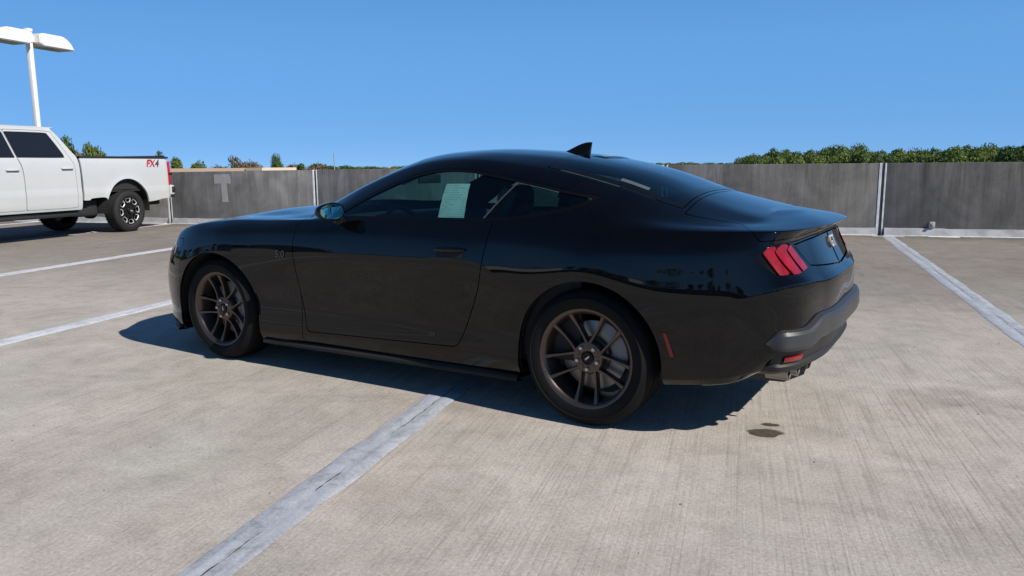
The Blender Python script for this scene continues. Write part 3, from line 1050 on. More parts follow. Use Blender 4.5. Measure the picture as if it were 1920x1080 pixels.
# ------------------------------------------------------------------ coupe body: feature curves
# coupe frame: x rearwards from mid wheelbase, d half width, z up
ST = ["N0", "N1", "N2", "F0", "F1", "F2", "C", "W", "H", "M1", "M2", "R0", "R1", "R2", "R3", "T1", "T2", "T3"]
SI = {k: i for i, k in enumerate(ST)}
XS = [None, None, None, -1.83, -1.36, -0.95, -0.55, -0.25, 0.10, 0.40, 0.70, 1.0, 1.36, 1.75, 2.04, None, None, None]
def row(nose, side, tail):
    """nose: 3 (x,d,z); side: 12 (d,z) at the stations XS; tail: 3 (x,d,z)"""
    r = list(nose)
    for i, s in enumerate(side):
        r.append((XS[3 + i], s[0], s[1]) if len(s) == 2 else s)
    return r + list(tail)
ROWS = [
 # 0 underside
 row([(-2.10, 0, .17), (-2.05, .36, .17), (-1.92, .56, .17)],
     [(.60, .17)] * 9 + [(.60, .21), (.62, .27), (.62, .31)], [(2.10, .58, .335), (2.2, .36, .34), (2.22, 0, .34)]),
 # 1 lower edge
 row([(-2.30, 0, .165), (-2.24, .44, .165), (-2.06, .72, .165)],
     [(.865, .165), (.90, .17), (.885, .175), (.872, .185), (.87, .185), (.87, .185), (.87, .185), (.872, .188), (.885, .19), (.90, .21), (.885, .255), (.845, .295)],
     [(2.155, .685, .335), (2.23, .40, .335), (2.25, 0, .335)]),
 # 2 rocker
 row([(-2.335, 0, .20), (-2.275, .45, .20), (-2.085, .745, .20)],
     [(.895, .20), (.935, .24), (.91, .235), (.898, .25), (.895, .262), (.895, .27), (.897, .278), (.903, .284), (.925, .26), (.948, .27), (.926, .295), (.878, .335)],
     [(2.205, .725, .36), (2.295, .42, .36), (2.315, 0, .36)]),
 # 3 lower side
 row([(-2.33, 0, .29), (-2.27, .45, .29), (-2.08, .755, .29)],
     [(.905, .32), (.94, .42), (.905, .42), (.890, .42), (.886, .42), (.886, .42), (.889, .42), (.898, .42), (.922, .42), (.953, .42), (.938, .43), (.888, .45)],
     [(2.262, .765, .47), (2.365, .44, .47), (2.385, 0, .47)]),
 # 4 mid side
 row([(-2.345, 0, .40), (-2.285, .455, .40), (-2.09, .765, .40)],
     [(.91, .45), (.946, .60), (.918, .58), (.905, .60), (.902, .60), (.902, .60), (.906, .60), (.916, .60), (.936, .55), (.962, .60), (.945, .54), (.897, .56)],
     [(2.272, .772, .615), (2.375, .445, .615), (2.398, 0, .615)]),
 # 5 main crease
 row([(-2.35, 0, .52), (-2.29, .455, .52), (-2.09, .765, .52)],
     [(.905, .60), (.95, .735), (.932, .728), (.926, .766), (.928, .776), (.930, .78), (.934, .784), (.941, .782), (.951, .675), (.964, .735), (.950, .655), (.902, .675)],
     [(2.268, .775, .752), (2.372, .445, .745), (2.398, 0, .742)]),
 # 6
 row([(-2.345, 0, .62), (-2.28, .45, .62), (-2.08, .755, .60)],
     [(.892, .69), (.938, .815), (.923, .825), (.916, .84), (.918, .842), (.920, .845), (.924, .848), (.929, .85), (.944, .785), (.954, .835), (.941, .775), (.892, .785)],
     [(2.248, .765, .790), (2.347, .44, .775), (2.370, 0, .770)]),
 # 7
 row([(-2.33, 0, .68), (-2.265, .445, .68), (-2.065, .74, .665)],
     [(.868, .765), (.905, .880), (.895, .896), (.894, .902), (.898, .905), (.901, .908), (.905, .91), (.909, .912), (.917, .912), (.930, .905), (.918, .900), (.872, .908)],
     [(2.205, .732, .925), (2.272, .415, .945), (2.288, 0, .950)]),
 # 8 fender crown / belt / deck lip
 row([(-2.29, 0, .735), (-2.22, .42, .735), (-2.02, .70, .735)],
     [(.815, .845), (.835, .930), (.828, .945), (.845, .960), (.860, .970), (.867, .975), (.869, .98), (.869, .985), (.868, .988), (.872, .985), (.865, .980), (.826, .984)],
     [(2.222, .712, .985), (2.328, .42, .988), (2.352, 0, .990)]),
 # 9 glass middle / hood
 row([(-2.22, 0, .785), (-2.16, .36, .785), (-1.99, .58, .785)],
     [(-1.815, .72, .870), (-1.36, .735, .940), (-.965, .735, .955), (-.58, .775, .972), (-.26, .775, 1.06), (.10, .765, 1.135), (.40, .758, 1.155), (.70, .752, 1.150), (1.0, .752, 1.132), (1.36, .765, 1.080), (1.75, .762, 1.013), (2.04, .742, .998)],
     [(2.188, .64, .997), (2.285, .38, 1.005), (2.308, 0, 1.008)]),
 # 10 roof rail / A-pillar / hood
 row([(-2.13, 0, .83), (-2.08, .28, .83), (-1.95, .45, .83)],
     [(-1.80, .60, .890), (-1.36, .60, .948), (-1.0, .61, .964), (-.63, .705, .987), (-.27, .648, 1.160), (.10, .602, 1.283), (.40, .588, 1.315), (.70, .582, 1.298), (1.0, .590, 1.256), (1.36, .612, 1.172), (1.75, .632, 1.058), (2.04, .640, 1.010)],
     [(2.15, .54, 1.010), (2.235, .32, 1.020), (2.255, 0, 1.024)]),
 # 11
 row([(-2.02, 0, .872), (-1.98, .2, .872), (-1.89, .33, .872)],
     [(-1.78, .46, .905), (-1.36, .47, .966), (-1.04, .48, .985), (-.78, .50, 1.0), (-.36, .475, 1.180), (.05, .470, 1.318), (.38, .465, 1.349), (.69, .462, 1.335), (1.0, .462, 1.300), (1.36, .468, 1.222), (1.75, .485, 1.098), (2.04, .500, 1.034)],
     [(2.115, .40, 1.028), (2.185, .24, 1.033), (2.205, 0, 1.036)]),
 # 12
 row([(-1.90, 0, .90), (-1.87, .11, .90), (-1.82, .18, .90)],
     [(-1.76, .27, .915), (-1.36, .28, .984), (-1.08, .285, 1.005), (-.88, .29, 1.014), (-.42, .28, 1.197), (.01, .28, 1.343), (.37, .28, 1.373), (.69, .278, 1.362), (1.0, .275, 1.328), (1.36, .275, 1.254), (1.75, .285, 1.124), (2.04, .30, 1.050)],
     [(2.09, .22, 1.048), (2.14, .12, 1.048), (2.15, 0, 1.048)]),
 # 13 centre
 row([(-1.75, 0, .922)] * 3,
     [(-1.75, 0, .922), (-1.36, 0, .986), (-1.1, 0, 1.008), (-.92, 0, 1.018), (-.45, 0, 1.203), (-.01, 0, 1.352), (.36, 0, 1.383), (.69, 0, 1.371), (1.0, 0, 1.337), (1.36, 0, 1.264), (1.75, 0, 1.134), (2.04, 0, 1.057)],
     [(2.09, 0, 1.052)] * 3),
]
NR, NSN = len(ROWS), len(ST)

def build_loft():
    P = np.array(ROWS, float)                                   # rows, stations, 3
    ref = P[5]
    T = np.concatenate([[0], np.cumsum(np.linalg.norm(np.diff(ref, axis=0), axis=1))])
    cs = np.zeros((NR, NSN))
    cs[9:, SI["C"]] = [0.35, 0.8, 1, 1, 1]
    cs[9:, SI["C"]] = [0.35, 0.8, 1, 1, 1]
    h, mL, mR = hermite_rows(np.broadcast_to(T, (NR, NSN)), P, None, cs)
    mR[:, 0, 0] = 0; mR[:, 0, 2] = 0; mL[:, -1, 0] = 0; mL[:, -1, 2] = 0
    # dense stations
    ts, us = [], []
    for i in range(NSN - 1):
        n = max(6, int((T[i + 1] - T[i]) / 0.0125))
        for k in range(n):
            ts.append((i, k / n)); us.append(i + k / n)
    ts.append((NSN - 2, 1.0)); us.append(NSN - 1.0)
    us = np.array(us)
    Q = np.empty((len(ts), NR, 3))
    for j, (i, t) in enumerate(ts):
        H = T[i + 1] - T[i]
        a, b, c, d = 2 * t ** 3 - 3 * t ** 2 + 1, (t ** 3 - 2 * t ** 2 + t) * H, -2 * t ** 3 + 3 * t ** 2, (t ** 3 - t ** 2) * H
        Q[j] = a * P[:, i] + b * mR[:, i] + c * P[:, i + 1] + d * mL[:, i + 1]
    # crease weights of the rows along the car
    def cw(pairs):
        return np.interp(us, [SI[a] if isinstance(a, str) else a for a, _ in pairs], [w for _, w in pairs])
    cr = np.zeros((len(ts), NR))
    cr[:, 1] = 1.0
    cr[:, 2] = 0.6
    cr[:, 4] = 0.0
    cr[:, 5] = cw([("N0", 0.2), ("F0", 0.1), ("F1", 0.3), ("F2", 0.5), ("R0", 0.5), ("R1", 0.2), ("R2", 0.1), ("R3", 0.3), ("T1", 0.75), ("T3", 0.85)])
    cr[:, 6] = cw([("N0", 0.0), ("R3", 0.0), ("T1", 0.55), ("T3", 0.75)])
    cr[:, 7] = cw([("N0", 0.2), ("F0", 0.0), ("R2", 0.0), ("T1", 0.7), ("T3", 0.9)])
    cr[:, 8] = cw([("N0", 0.3), ("F0", 0.15), ("F1", 0.25), ("C", 0.45), ("H", 0.6), ("M2", 0.5), ("R0", 0.1), ("R1", 0.1), ("R2", 0.3), ("R3", 0.7), ("T1", 0.9), ("T3", 0.95)])
    cr[:, 10] = cw([("N0", 0), ("F2", 0), ("C", 0.4), ("W", 0.5), ("H", 0.25), ("R0", 0.25), ("R1", 0.45), ("R2", 0.2), ("R3", 0), ("T3", 0)])
    Tr = np.concatenate([np.zeros((len(ts), 1)), np.cumsum(np.maximum(np.linalg.norm(np.diff(Q, axis=1), axis=2), 1e-4), axis=1)], axis=1)
    h, mL, mR = hermite_rows(Tr, Q, None, cr)
    mL[:, -1, 2] *= 0.15
    sub = [3, 6, 8, 10, 10, 10, 10, 10, 12, 14, 10, 9, 8]
    cols, vs = [], []
    for r in range(NR - 1):
        for k in range(sub[r]):
            cols.append((r, k / sub[r])); vs.append(r + k / sub[r])
    cols.append((NR - 2, 1.0)); vs.append(NR - 1.0)
    S = np.empty((len(ts), len(cols), 3))
    for j, (r, t) in enumerate(cols):
        H = (Tr[:, r + 1] - Tr[:, r])[:, None]
        a, b, c, d = 2 * t ** 3 - 3 * t ** 2 + 1, (t ** 3 - 2 * t ** 2 + t) * H, -2 * t ** 3 + 3 * t ** 2, (t ** 3 - t ** 2) * H
        S[:, j] = a * Q[:, r] + b * mR[:, r] + c * Q[:, r + 1] + d * mL[:, r + 1]
    S[:, :, 1] = np.maximum(S[:, :, 1], 0)
    S[0, :, 1] = 0; S[-1, :, 1] = 0; S[:, -1, 1] = 0
    # normals by finite differences (outward: d side), mirrored across the centre plane at the edges
    du = np.gradient(S, axis=0); dv = np.gradient(S, axis=1)
    N = np.cross(dv, du)
    L = np.linalg.norm(N, axis=2, keepdims=True)
    N = N / np.maximum(L, 1e-12)
    N[L[..., 0] < 1e-10] = (0, 0, 1)
    N[0, :, 1] = 0; N[-1, :, 1] = 0; N[:, -1, 1] = 0
    N /= np.maximum(np.linalg.norm(N, axis=2, keepdims=True), 1e-9)
    # orient outward
    if N[len(ts) // 2, len(cols) // 3, 1] < 0:
        N = -N
    # pinch points on hood and deck
    va = np.array(vs)
    for sel, k in ((us < SI["F0"], SI["F0"]), (us > SI["R3"], SI["R3"])):
        ref_n = N[np.argmin(np.abs(us - k)), -1]
        w = np.clip((va - 11.9) / 0.7, 0, 1)[None, :, None]
        N[sel] = N[sel] * (1 - w) + ref_n * w
    N /= np.maximum(np.linalg.norm(N, axis=2, keepdims=True), 1e-9)
    UV = np.stack(np.meshgrid(us, np.array(vs), indexing='ij'), -1)
    return Surf(S, N, UV), us, np.array(vs), S, N

M_PAINT = NT("black_gloss_paint")
_v = M_PAINT.coord()
_f1 = M_PAINT.noise(_v, 5.0, 6, 0.7)
M_PAINT.l(M_PAINT.ramp(_f1, [(0.3, (0.0012, 0.0014, 0.0018)), (0.75, (0.0028, 0.003, 0.0036))]), M_PAINT.bsdf.inputs["Base Color"])
M_PAINT.l(M_PAINT.ramp(_f1, [(0.3, (0.005,) * 3), (0.8, (0.02,) * 3)]), M_PAINT.bsdf.inputs["Roughness"])
M_PAINT.bsdf.inputs["IOR"].default_value = 1.42
M_PAINT = M_PAINT.mat
M_TRIM = plain("gloss_black_trim", (0.004, 0.004, 0.0045), 0.15, spec=0.22)
M_PLASTIC = plain("textured_black_plastic", (0.012, 0.012, 0.012), 0.55, bump=0.2)
M_GREY = plain("dark_grey_valance", (0.040, 0.041, 0.044), 0.42, metal=0.15, var=0.06, bump=0.08)
M_LINER = plain("wheelhouse_black", (0.010, 0.010, 0.010), 0.9)
M_GLASS = glass_mat("green_tint_glass", (0.46, 0.72, 0.70))
M_GLASSW = glass_mat("windscreen_glass", (0.24, 0.44, 0.44))
M_GLASSQ = glass_mat("quarter_glass", (0.085, 0.165, 0.16))
M_GLASSD = glass_mat("dark_privacy_glass", (0.15, 0.27, 0.27))
M_EMBLEM = plain("emblem_silver", (0.70, 0.58, 0.50), 0.35, metal=0.2)
M_PILLAR = plain("pillar_edge_satin", (0.05, 0.05, 0.05), 0.4)
M_RED = plain("red_lens", (0.235, 0.004, 0.010), 0.14, var=0.35, scale=22, coat=0.35)
M_REDD = plain("dark_red_lens", (0.16, 0.006, 0.012), 0.2)
M_CHROME = plain("bright_steel", (0.30, 0.28, 0.25), 0.30, metal=0.8, var=0.05)
M_BADGE = plain("badge_steel", (0.10, 0.10, 0.105), 0.28, metal=0.9)
M_RIM = plain("dark_bronze_alloy", (0.112, 0.085, 0.071), 0.34, metal=0.8, var=0.06)
M_NUT = plain("lug_steel", (0.48, 0.48, 0.47), 0.3, metal=0.8)
M_DISC = plain("brake_disc_steel", (0.22, 0.22, 0.215), 0.38, metal=0.9, var=0.08, scale=30)
M_CALIPER = plain("caliper_grey", (0.17, 0.17, 0.18), 0.45, metal=0.4)
M_RUBBER = plain("tyre_rubber", (0.009, 0.009, 0.009), 0.75, spec=0.12, var=0.2, scale=12, bump=0.1)
M_CABIN = plain("cabin_black", (0.018, 0.018, 0.019), 0.75)
M_SEAT = plain("seat_leather", (0.030, 0.030, 0.032), 0.5, bump=0.1)
M_MIRROR = plain("mirror_silver", (0.16, 0.40, 0.42), 0.02, metal=1.0, var=0.01)
M_HEAD = plain("headlamp_lens", (0.22, 0.25, 0.27), 0.06, var=0.2, coat=1.0)
M_BELT = plain("grey_webbing", (0.18, 0.18, 0.18), 0.8)

def paper_mat(name, tone):
    """printed sheet: rows of fine grey print on white"""
    m = NT(name)
    tc = m.n("ShaderNodeTexCoord")
    mp = m.n("ShaderNodeMapping")
    mp.inputs["Scale"].default_value = (1, 1, 1)
    m.l(tc.outputs["Generated"], mp.inputs["Vector"])
    sep = m.n("ShaderNodeSeparateXYZ")
    m.l(mp.outputs[0], sep.inputs[0])
    rows_ = m.math('GREATER_THAN', m.math('SINE', m.math('MULTIPLY', sep.outputs["Z"], 95.0)), 0.25)
    words = m.noise(m.coord((60, 1, 1), "Generated"), 1.0, 3, 0.7)
    blocks = m.noise(m.coord((2.2, 1, 4.5), "Generated"), 1.0, 2, 0.6)
    ink = m.math('MULTIPLY', rows_, m.math('GREATER_THAN', words, 0.47))
    ink = m.math('MULTIPLY', ink, m.math('GREATER_THAN', blocks, 0.46))
    c = m.mix(m.math('MULTIPLY', ink, 0.55), tone, tuple(t * 0.35 for t in tone))
    m.l(c, m.bsdf.inputs["Base Color"])
    m.bsdf.inputs["Roughness"].default_value = 0.7
    tl = m.n("ShaderNodeBsdfTranslucent")
    m.l(c, tl.inputs["Color"])
    mx = m.n("ShaderNodeMixShader"); mx.inputs[0].default_value = 0.35
    m.l(m.bsdf.outputs[0], mx.inputs[1]); m.l(tl.outputs[0], mx.inputs[2])
    m.l(mx.outputs[0], m.out.inputs["Surface"])
    return m.mat
M_PAPER = paper_mat("printed_paper", (0.82, 0.86, 0.84))
M_PAPER2 = paper_mat("printed_paper_small", (0.72, 0.78, 0.74))

coupe = empty("sports_coupe", (0, 0, 0), CAR_YAW)
tag(coupe, "glossy black two-door fastback sports coupe with bronze wheels parked across the deck", "car")
SF, US, VS, SG, SN = build_loft()
AR_R, AX_Z = 0.386, 0.343
AXF, AXR = -1.36, 1.362
faces = SF.faces

PAINTED = []
# --- wheel openings
def arch(cx, r):
    return lambda x, d, z, u, v: np.minimum(r - np.hypot(x - cx, (z - AX_Z)), np.where(v < 7.5, 1.0, -1.0))
_, faces = SF.cut(faces, lambda x, d, z, u, v: np.where(v < 6.9, AR_R - np.hypot(x - AXF, z - AX_Z), -1.0))
_, faces = SF.cut(faces, lambda x, d, z, u, v: np.where(v < 6.9, AR_R + 0.002 - np.hypot(x - AXR - 0.006, z - AX_Z), -1.0))
# below axle height the opening runs straight down
_, faces = SF.cut(faces, lambda x, d, z, u, v: np.where((v < 5) & (z < AX_Z), AR_R - np.abs(x - AXF), -1.0))
_, faces = SF.cut(faces, lambda x, d, z, u, v: np.where((v < 5) & (z < AX_Z), AR_R + 0.002 - np.abs(x - AXR - 0.006), -1.0))

# --- side glass
DLO = smooth_closed([(-.42, .978), (-.1, .981), (.36, .988), (.75, .994), (.92, 1.008), (1.10, 1.038), (1.22, 1.064), (1.295, 1.092), (1.345, 1.126),
                     (1.16, 1.154), (1.0, 1.184), (.80, 1.218), (.57, 1.254), (.46, 1.264), (.35, 1.266), (.22, 1.250), (.06, 1.203), (-.14, 1.116), (-.30, 1.028)], 6, sharp=(0, 8))
sd_dlo = poly_sd(DLO)
side_only = lambda v: np.where((v > 7.9) & (v < 10.6), 1.0, -1.0)
def phi_dlo(off):
    return lambda x, d, z, u, v: np.minimum(sd_dlo(x, z) - off, np.where((v > 7.6) & (v < 10.9), 1.0, -1.0))
dlo, faces = SF.cut(faces, phi_dlo(0.0))
glass_all, trim = SF.cut(dlo, phi_dlo(0.016))
# B-pillar seam between door glass and quarter glass
bp = lambda x, z: ((x - 0.712) * (1.217 - 0.983) - (z - 0.983) * (0.868 - 0.712)) / math.hypot(0.156, 0.234)
g_door, rest = SF.cut(glass_all, lambda x, d, z, u, v: -bp(x, z) - 0.004)
pill, g_quarter = SF.cut(rest, lambda x, d, z, u, v: 0.006 - bp(x, z))

# --- door
DOOR = smooth_closed([(-.60, .985), (-.622, .86), (-.62, .70), (-.605, .55), (-.565, .32), (-.545, .272), (.10, .292), (.555, .306), (.60, .345), (.69, .535), (.735, .640), (.762, .730), (.775, .80), (.79, .90), (.80, 1.02)], 6, sharp=(0, 5, 7, 14))
sd_door = poly_sd(DOOR)
phi_door = lambda x, d, z, u, v: np.where(v < 8.6, sd_door(x, z), -1.0)
door_f, faces = SF.band(faces, phi_door, 0.0052)

# --- hood, windscreen, rear window, boot lid
hood_f, faces = SF.band(faces, lambda x, d, z, u, v: np.minimum.reduce([(v - 8.62) * 0.11, (SI["C"] - 0.06 - u) * 0.35, (x + 2.26) * 1.0]), 0.006)
ws_f, faces = SF.cut(faces, lambda x, d, z, u, v: np.minimum.reduce([(v - 10.14) * 0.12, (u - SI["C"] - 0.03) * 0.35, (SI["H"] + 0.05 - u) * 0.35]))
ws_in, ws_edge = SF.cut(ws_f, lambda x, d, z, u, v: np.minimum.reduce([(v - 10.14) * 0.12, (u - SI["C"] - 0.03) * 0.35, (SI["H"] + 0.05 - u) * 0.35]) - 0.03)
RW0, RW1 = SI["R0"] - 0.12, SI["R2"] - 0.05
phi_rw = lambda x, d, z, u, v: np.minimum.reduce([(v - 10.12) * 0.13, (u - RW0 - 0.10 * np.clip(v - 10, 0, 3) * 0.0) * 0.33, (RW1 - u) * 0.36])
rw_f, faces = SF.band(faces, phi_rw, 0.004)
rw_in, rw_edge = SF.cut(rw_f, lambda *k: phi_rw(*k) - 0.045)
def phi_boot(x, d, z, u, v):
    t = np.clip((u - 13.85) / 0.75, 0, 1); t = t * t * (3 - 2 * t)
    return np.minimum((v - (9.75 - 2.40 * t)) * 0.09, (u - SI["R2"] - 0.02) * 0.3)
boot_f, faces = SF.band(faces, phi_boot, 0.005)

# --- tail: lamps and centre panel in (u, v)
def uvpoly(pts):
    sd = poly_sd(pts)
    return lambda x, d, z, u, v: np.where(u > 13.2, sd(u, v), -1.0)
LAMP = [(14.42, 6.62), (14.78, 7.00), (15.28, 6.98), (15.62, 6.20), (15.30, 6.05), (14.86, 6.03)]
lamp_f, faces = SF.cut(faces, uvpoly(LAMP))
PANEL = [(15.40, 6.90), (17.01, 6.93), (17.01, 6.02), (16.55, 6.10), (15.74, 6.22)]
panel_f, faces = SF.cut(faces, uvpoly(PANEL))
panel_f, panel_gap = SF.cut(panel_f, lambda *k: uvpoly(PANEL)(*k) - 0.045)
bars = []
for k in range(3):
    u0 = 14.63 + k * 0.285
    w = 0.208
    bar = [(u0, 6.80), (u0 + 0.16, 6.98), (u0 + w + 0.15, 6.96), (u0 + w + 0.04, 6.78), (u0 + w + 0.28, 6.05), (u0 + 0.28, 6.03)]
    b, lamp_f = SF.cut(lamp_f, uvpoly(bar))
    bars.append(b)
# --- front lamp
HL = [(1.25, 7.75), (2.2, 7.85), (2.82, 7.55), (2.75, 7.1), (2.2, 6.85), (1.3, 7.0)]
sd_hl = poly_sd(HL)
head_f, faces = SF.cut(faces, lambda x, d, z, u, v: np.where(u < 3.6, sd_hl(u, v), -1.0))
# --- grille openings in the nose
GR = poly_sd([(-1.5, 6.75), (1.15, 6.75), (1.45, 6.2), (1.2, 4.9), (-1.5, 4.7)])
grille_f, faces = SF.cut(faces, lambda x, d, z, u, v: np.where(u < 3.0, GR(u, v), -1.0))
LG = poly_sd([(-1.5, 3.9), (1.5, 3.9), (1.75, 3.3), (1.4, 2.6), (-1.5, 2.5)])
lower_f, faces = SF.cut(faces, lambda x, d, z, u, v: np.where(u < 3.0, LG(u, v), -1.0))
# --- bumpers, fenders
fb_f, faces = SF.band(faces, lambda x, d, z, u, v: np.minimum(-1.70 - 0.10 * (0.72 - z) - x, 0.80 - z), 0.004)
rb_poly = poly_sd([(1.70, .665), (1.95, .675), (2.10, .705), (2.18, .79), (2.9, .79), (2.9, 0), (1.70, 0)])
rb_f, faces = SF.cut(faces, lambda x, d, z, u, v: np.where(v < 6.3, rb_poly(x, z), -1.0))
fen_f, faces = SF.band(faces, lambda x, d, z, u, v: np.where(v < 8.7, np.minimum(-0.6 - x, 8.62 - v), -1.0), 0.004)

def out(name, fs, mat, parent=None, sides="both", **kw):
    parent = coupe if parent is None else parent
    if sides == "both":
        V, F, N = SF.extract(fs, both=True, **kw)
    else:
        V, F, N = SF.extract(fs, mirror=(sides == "right"), **kw)
    return part(name, V, F, mat, parent, smooth=True, normals=N)

under_f, faces = SF.cut(faces, lambda x, d, z, u, v: 1.0 - v)
under2, rb_f = SF.cut(rb_f, lambda x, d, z, u, v: 1.0 - v)
under3, fb_f = SF.cut(fb_f, lambda x, d, z, u, v: 1.0 - v)
under4, fen_f = SF.cut(fen_f, lambda x, d, z, u, v: 1.0 - v)
und = under_f + under2 + under3 + under4
und_x = lambda a, b: [f for f in und if a < sum(SF.V[i][0] for i in f) / len(f) < b]
for sd_ in ("left", "right"):
    out("sill_underside", und_x(-1.2, 1.2), M_LINER, sides=sd_)
    out("tail_underside", und_x(1.2, 9), M_LINER, sides=sd_)
    out("nose_underside", und_x(-9, -1.2), M_LINER, sides=sd_)
body = out("body", faces, M_PAINT, rim=0.012)
hood = out("hood", hood_f, M_PAINT, rim=0.012)
fb = out("front_bumper", fb_f, M_PAINT, rim=0.012)
rb = out("rear_bumper", rb_f, M_PAINT)
boot = out("trunk_lid", boot_f, M_PAINT, rim=0.012)
wsc = out("windshield", ws_in, M_GLASSW)
out("frit", ws_edge, M_TRIM, wsc)
rwn = out("rear_window", rw_in, M_GLASSD, off=0.001)
out("frit", rw_edge, M_TRIM, rwn, off=0.001)
doors = {}
for sd_ in ("left", "right"):
    fn = out("fender", fen_f, M_PAINT, sides=sd_, rim=0.012)
    dr = out("door", door_f, M_PAINT, sides=sd_, rim=0.012)
    doors[sd_] = dr
    out("window", g_door, M_GLASS, dr, sides=sd_, off=-0.006)
    tr = out("window_trim", trim, M_TRIM, sides=sd_, off=-0.002)
    out("pillar_trim", pill, M_PILLAR, tr, sides=sd_, off=-0.003)
    out("quarter_window", g_quarter, M_GLASSQ, sides=sd_, off=-0.006)
    out("headlight", head_f, M_HEAD, sides=sd_, off=-0.004)
    tl = out("tail_light", lamp_f, M_TRIM, sides=sd_, off=-0.006)
    for b in bars:
        out("light_bar", b, M_RED, tl, sides=sd_, off=0.003, rim=0.012)
out("grille", grille_f, M_PLASTIC, off=-0.03)
out("lower_grille", lower_f, M_PLASTIC, off=-0.03)
pan = out("rear_panel", panel_f, M_PAINT, off=-0.004)

shell_f = faces + hood_f + fb_f + rb_f + boot_f + fen_f + door_f + panel_f + panel_gap + lamp_f + head_f + [f for b in bars for f in b]
shell_f = [f for f in shell_f if not (max(SF.U[i][0] for i in f) > 13.6 and max(SF.U[i][1] for i in f) > 7.0)]
out("inner_shell", shell_f, M_LINER, off=-0.028)
# ------------------------------------------------------------------ helpers on the coupe surface
def at_uv(u, v, off=0.0):
    i = np.clip(np.searchsorted(US, u) - 1, 0, len(US) - 2); j = np.clip(np.searchsorted(VS, v) - 1, 0, len(VS) - 2)
    a = (u - US[i]) / (US[i + 1] - US[i]); b = (v - VS[j]) / (VS[j + 1] - VS[j])
    f = lambda G: (G[i, j] * (1 - a) + G[i + 1, j] * a) * (1 - b) + (G[i, j + 1] * (1 - a) + G[i + 1, j + 1] * a) * b
    p, n = f(SG), f(SN)
    n = n / (np.linalg.norm(n) + 1e-12)
    return p + n * off, n
_jm = (VS > 3) & (VS < 10.7)
_im = (US > 3) & (US < 14.6)
_sg = SG[np.ix_(_im, _jm)].reshape(-1, 3)
_sn = SN[np.ix_(_im, _jm)].reshape(-1, 3)
def at_xz(x, z, off=0.0):
    d2 = (_sg[:, 0] - x) ** 2 + (_sg[:, 2] - z) ** 2
    k = np.argsort(d2)[:5]
    w = 1 / (d2[k] + 1e-6); w /= w.sum()
    n = (_sn[k] * w[:, None]).sum(0); n /= np.linalg.norm(n)
    p = np.array((x, (_sg[k, 1] * w).sum(), z))
    return p + n * off, n

def patch_xz(name, quad, mat, parent, off, n=6, sgn=-1, thick=0.0):
    """four (x,z) corners draped on the side surface"""
    q = [np.array(c) for c in quad]
    V, F, NN = [], [], []
    for i in range(n + 1):
        for j in range(n + 1):
            s, t = i / n, j / n
            c = (q[0] * (1 - s) + q[1] * s) * (1 - t) + (q[3] * (1 - s) + q[2] * s) * t
            p, nn = at_xz(c[0], c[1], off)
            V.append((p[0], sgn * p[1], p[2])); NN.append((nn[0], sgn * nn[1], nn[2]))
    for i in range(n):
        for j in range(n):
            a = i * (n + 1) + j
            F.append((a, a + 1, a + n + 2, a + n + 1))
    return part(name, V, F, mat, parent, smooth=True, normals=NN)

# ------------------------------------------------------------------ wheels
def tyre_mesh(w=0.255):
    h = w / 2
    pr = [(-h + 0.012, 0.236), (-h + 0.004, 0.252), (-h - 0.003, 0.266), (-h - 0.006, 0.285), (-h - 0.006, 0.297), (-h - 0.0095, 0.299), (-h - 0.009, 0.303), (-h - 0.0045, 0.305), (-h + 0.003, 0.318), (-h + 0.016, 0.331), (-h + 0.034, 0.3395),
          (-0.062, 0.3425), (-0.060, 0.335), (-0.050, 0.335), (-0.048, 0.343), (-0.006, 0.343), (-0.005, 0.336), (0.005, 0.336), (0.006, 0.343), (0.048, 0.343), (0.050, 0.335), (0.060, 0.335), (0.062, 0.3425),
          (h - 0.034, 0.3395), (h - 0.016, 0.331), (h - 0.003, 0.318), (h + 0.004, 0.302), (h + 0.006, 0.285), (h + 0.003, 0.266), (h - 0.004, 0.252), (h - 0.012, 0.236)]
    V, F = lathe(pr, 72)
    me = make_mesh("tyre", V, F, M_RUBBER, smooth=True)
    me.set_sharp_from_angle(angle=RAD(50))
    return me

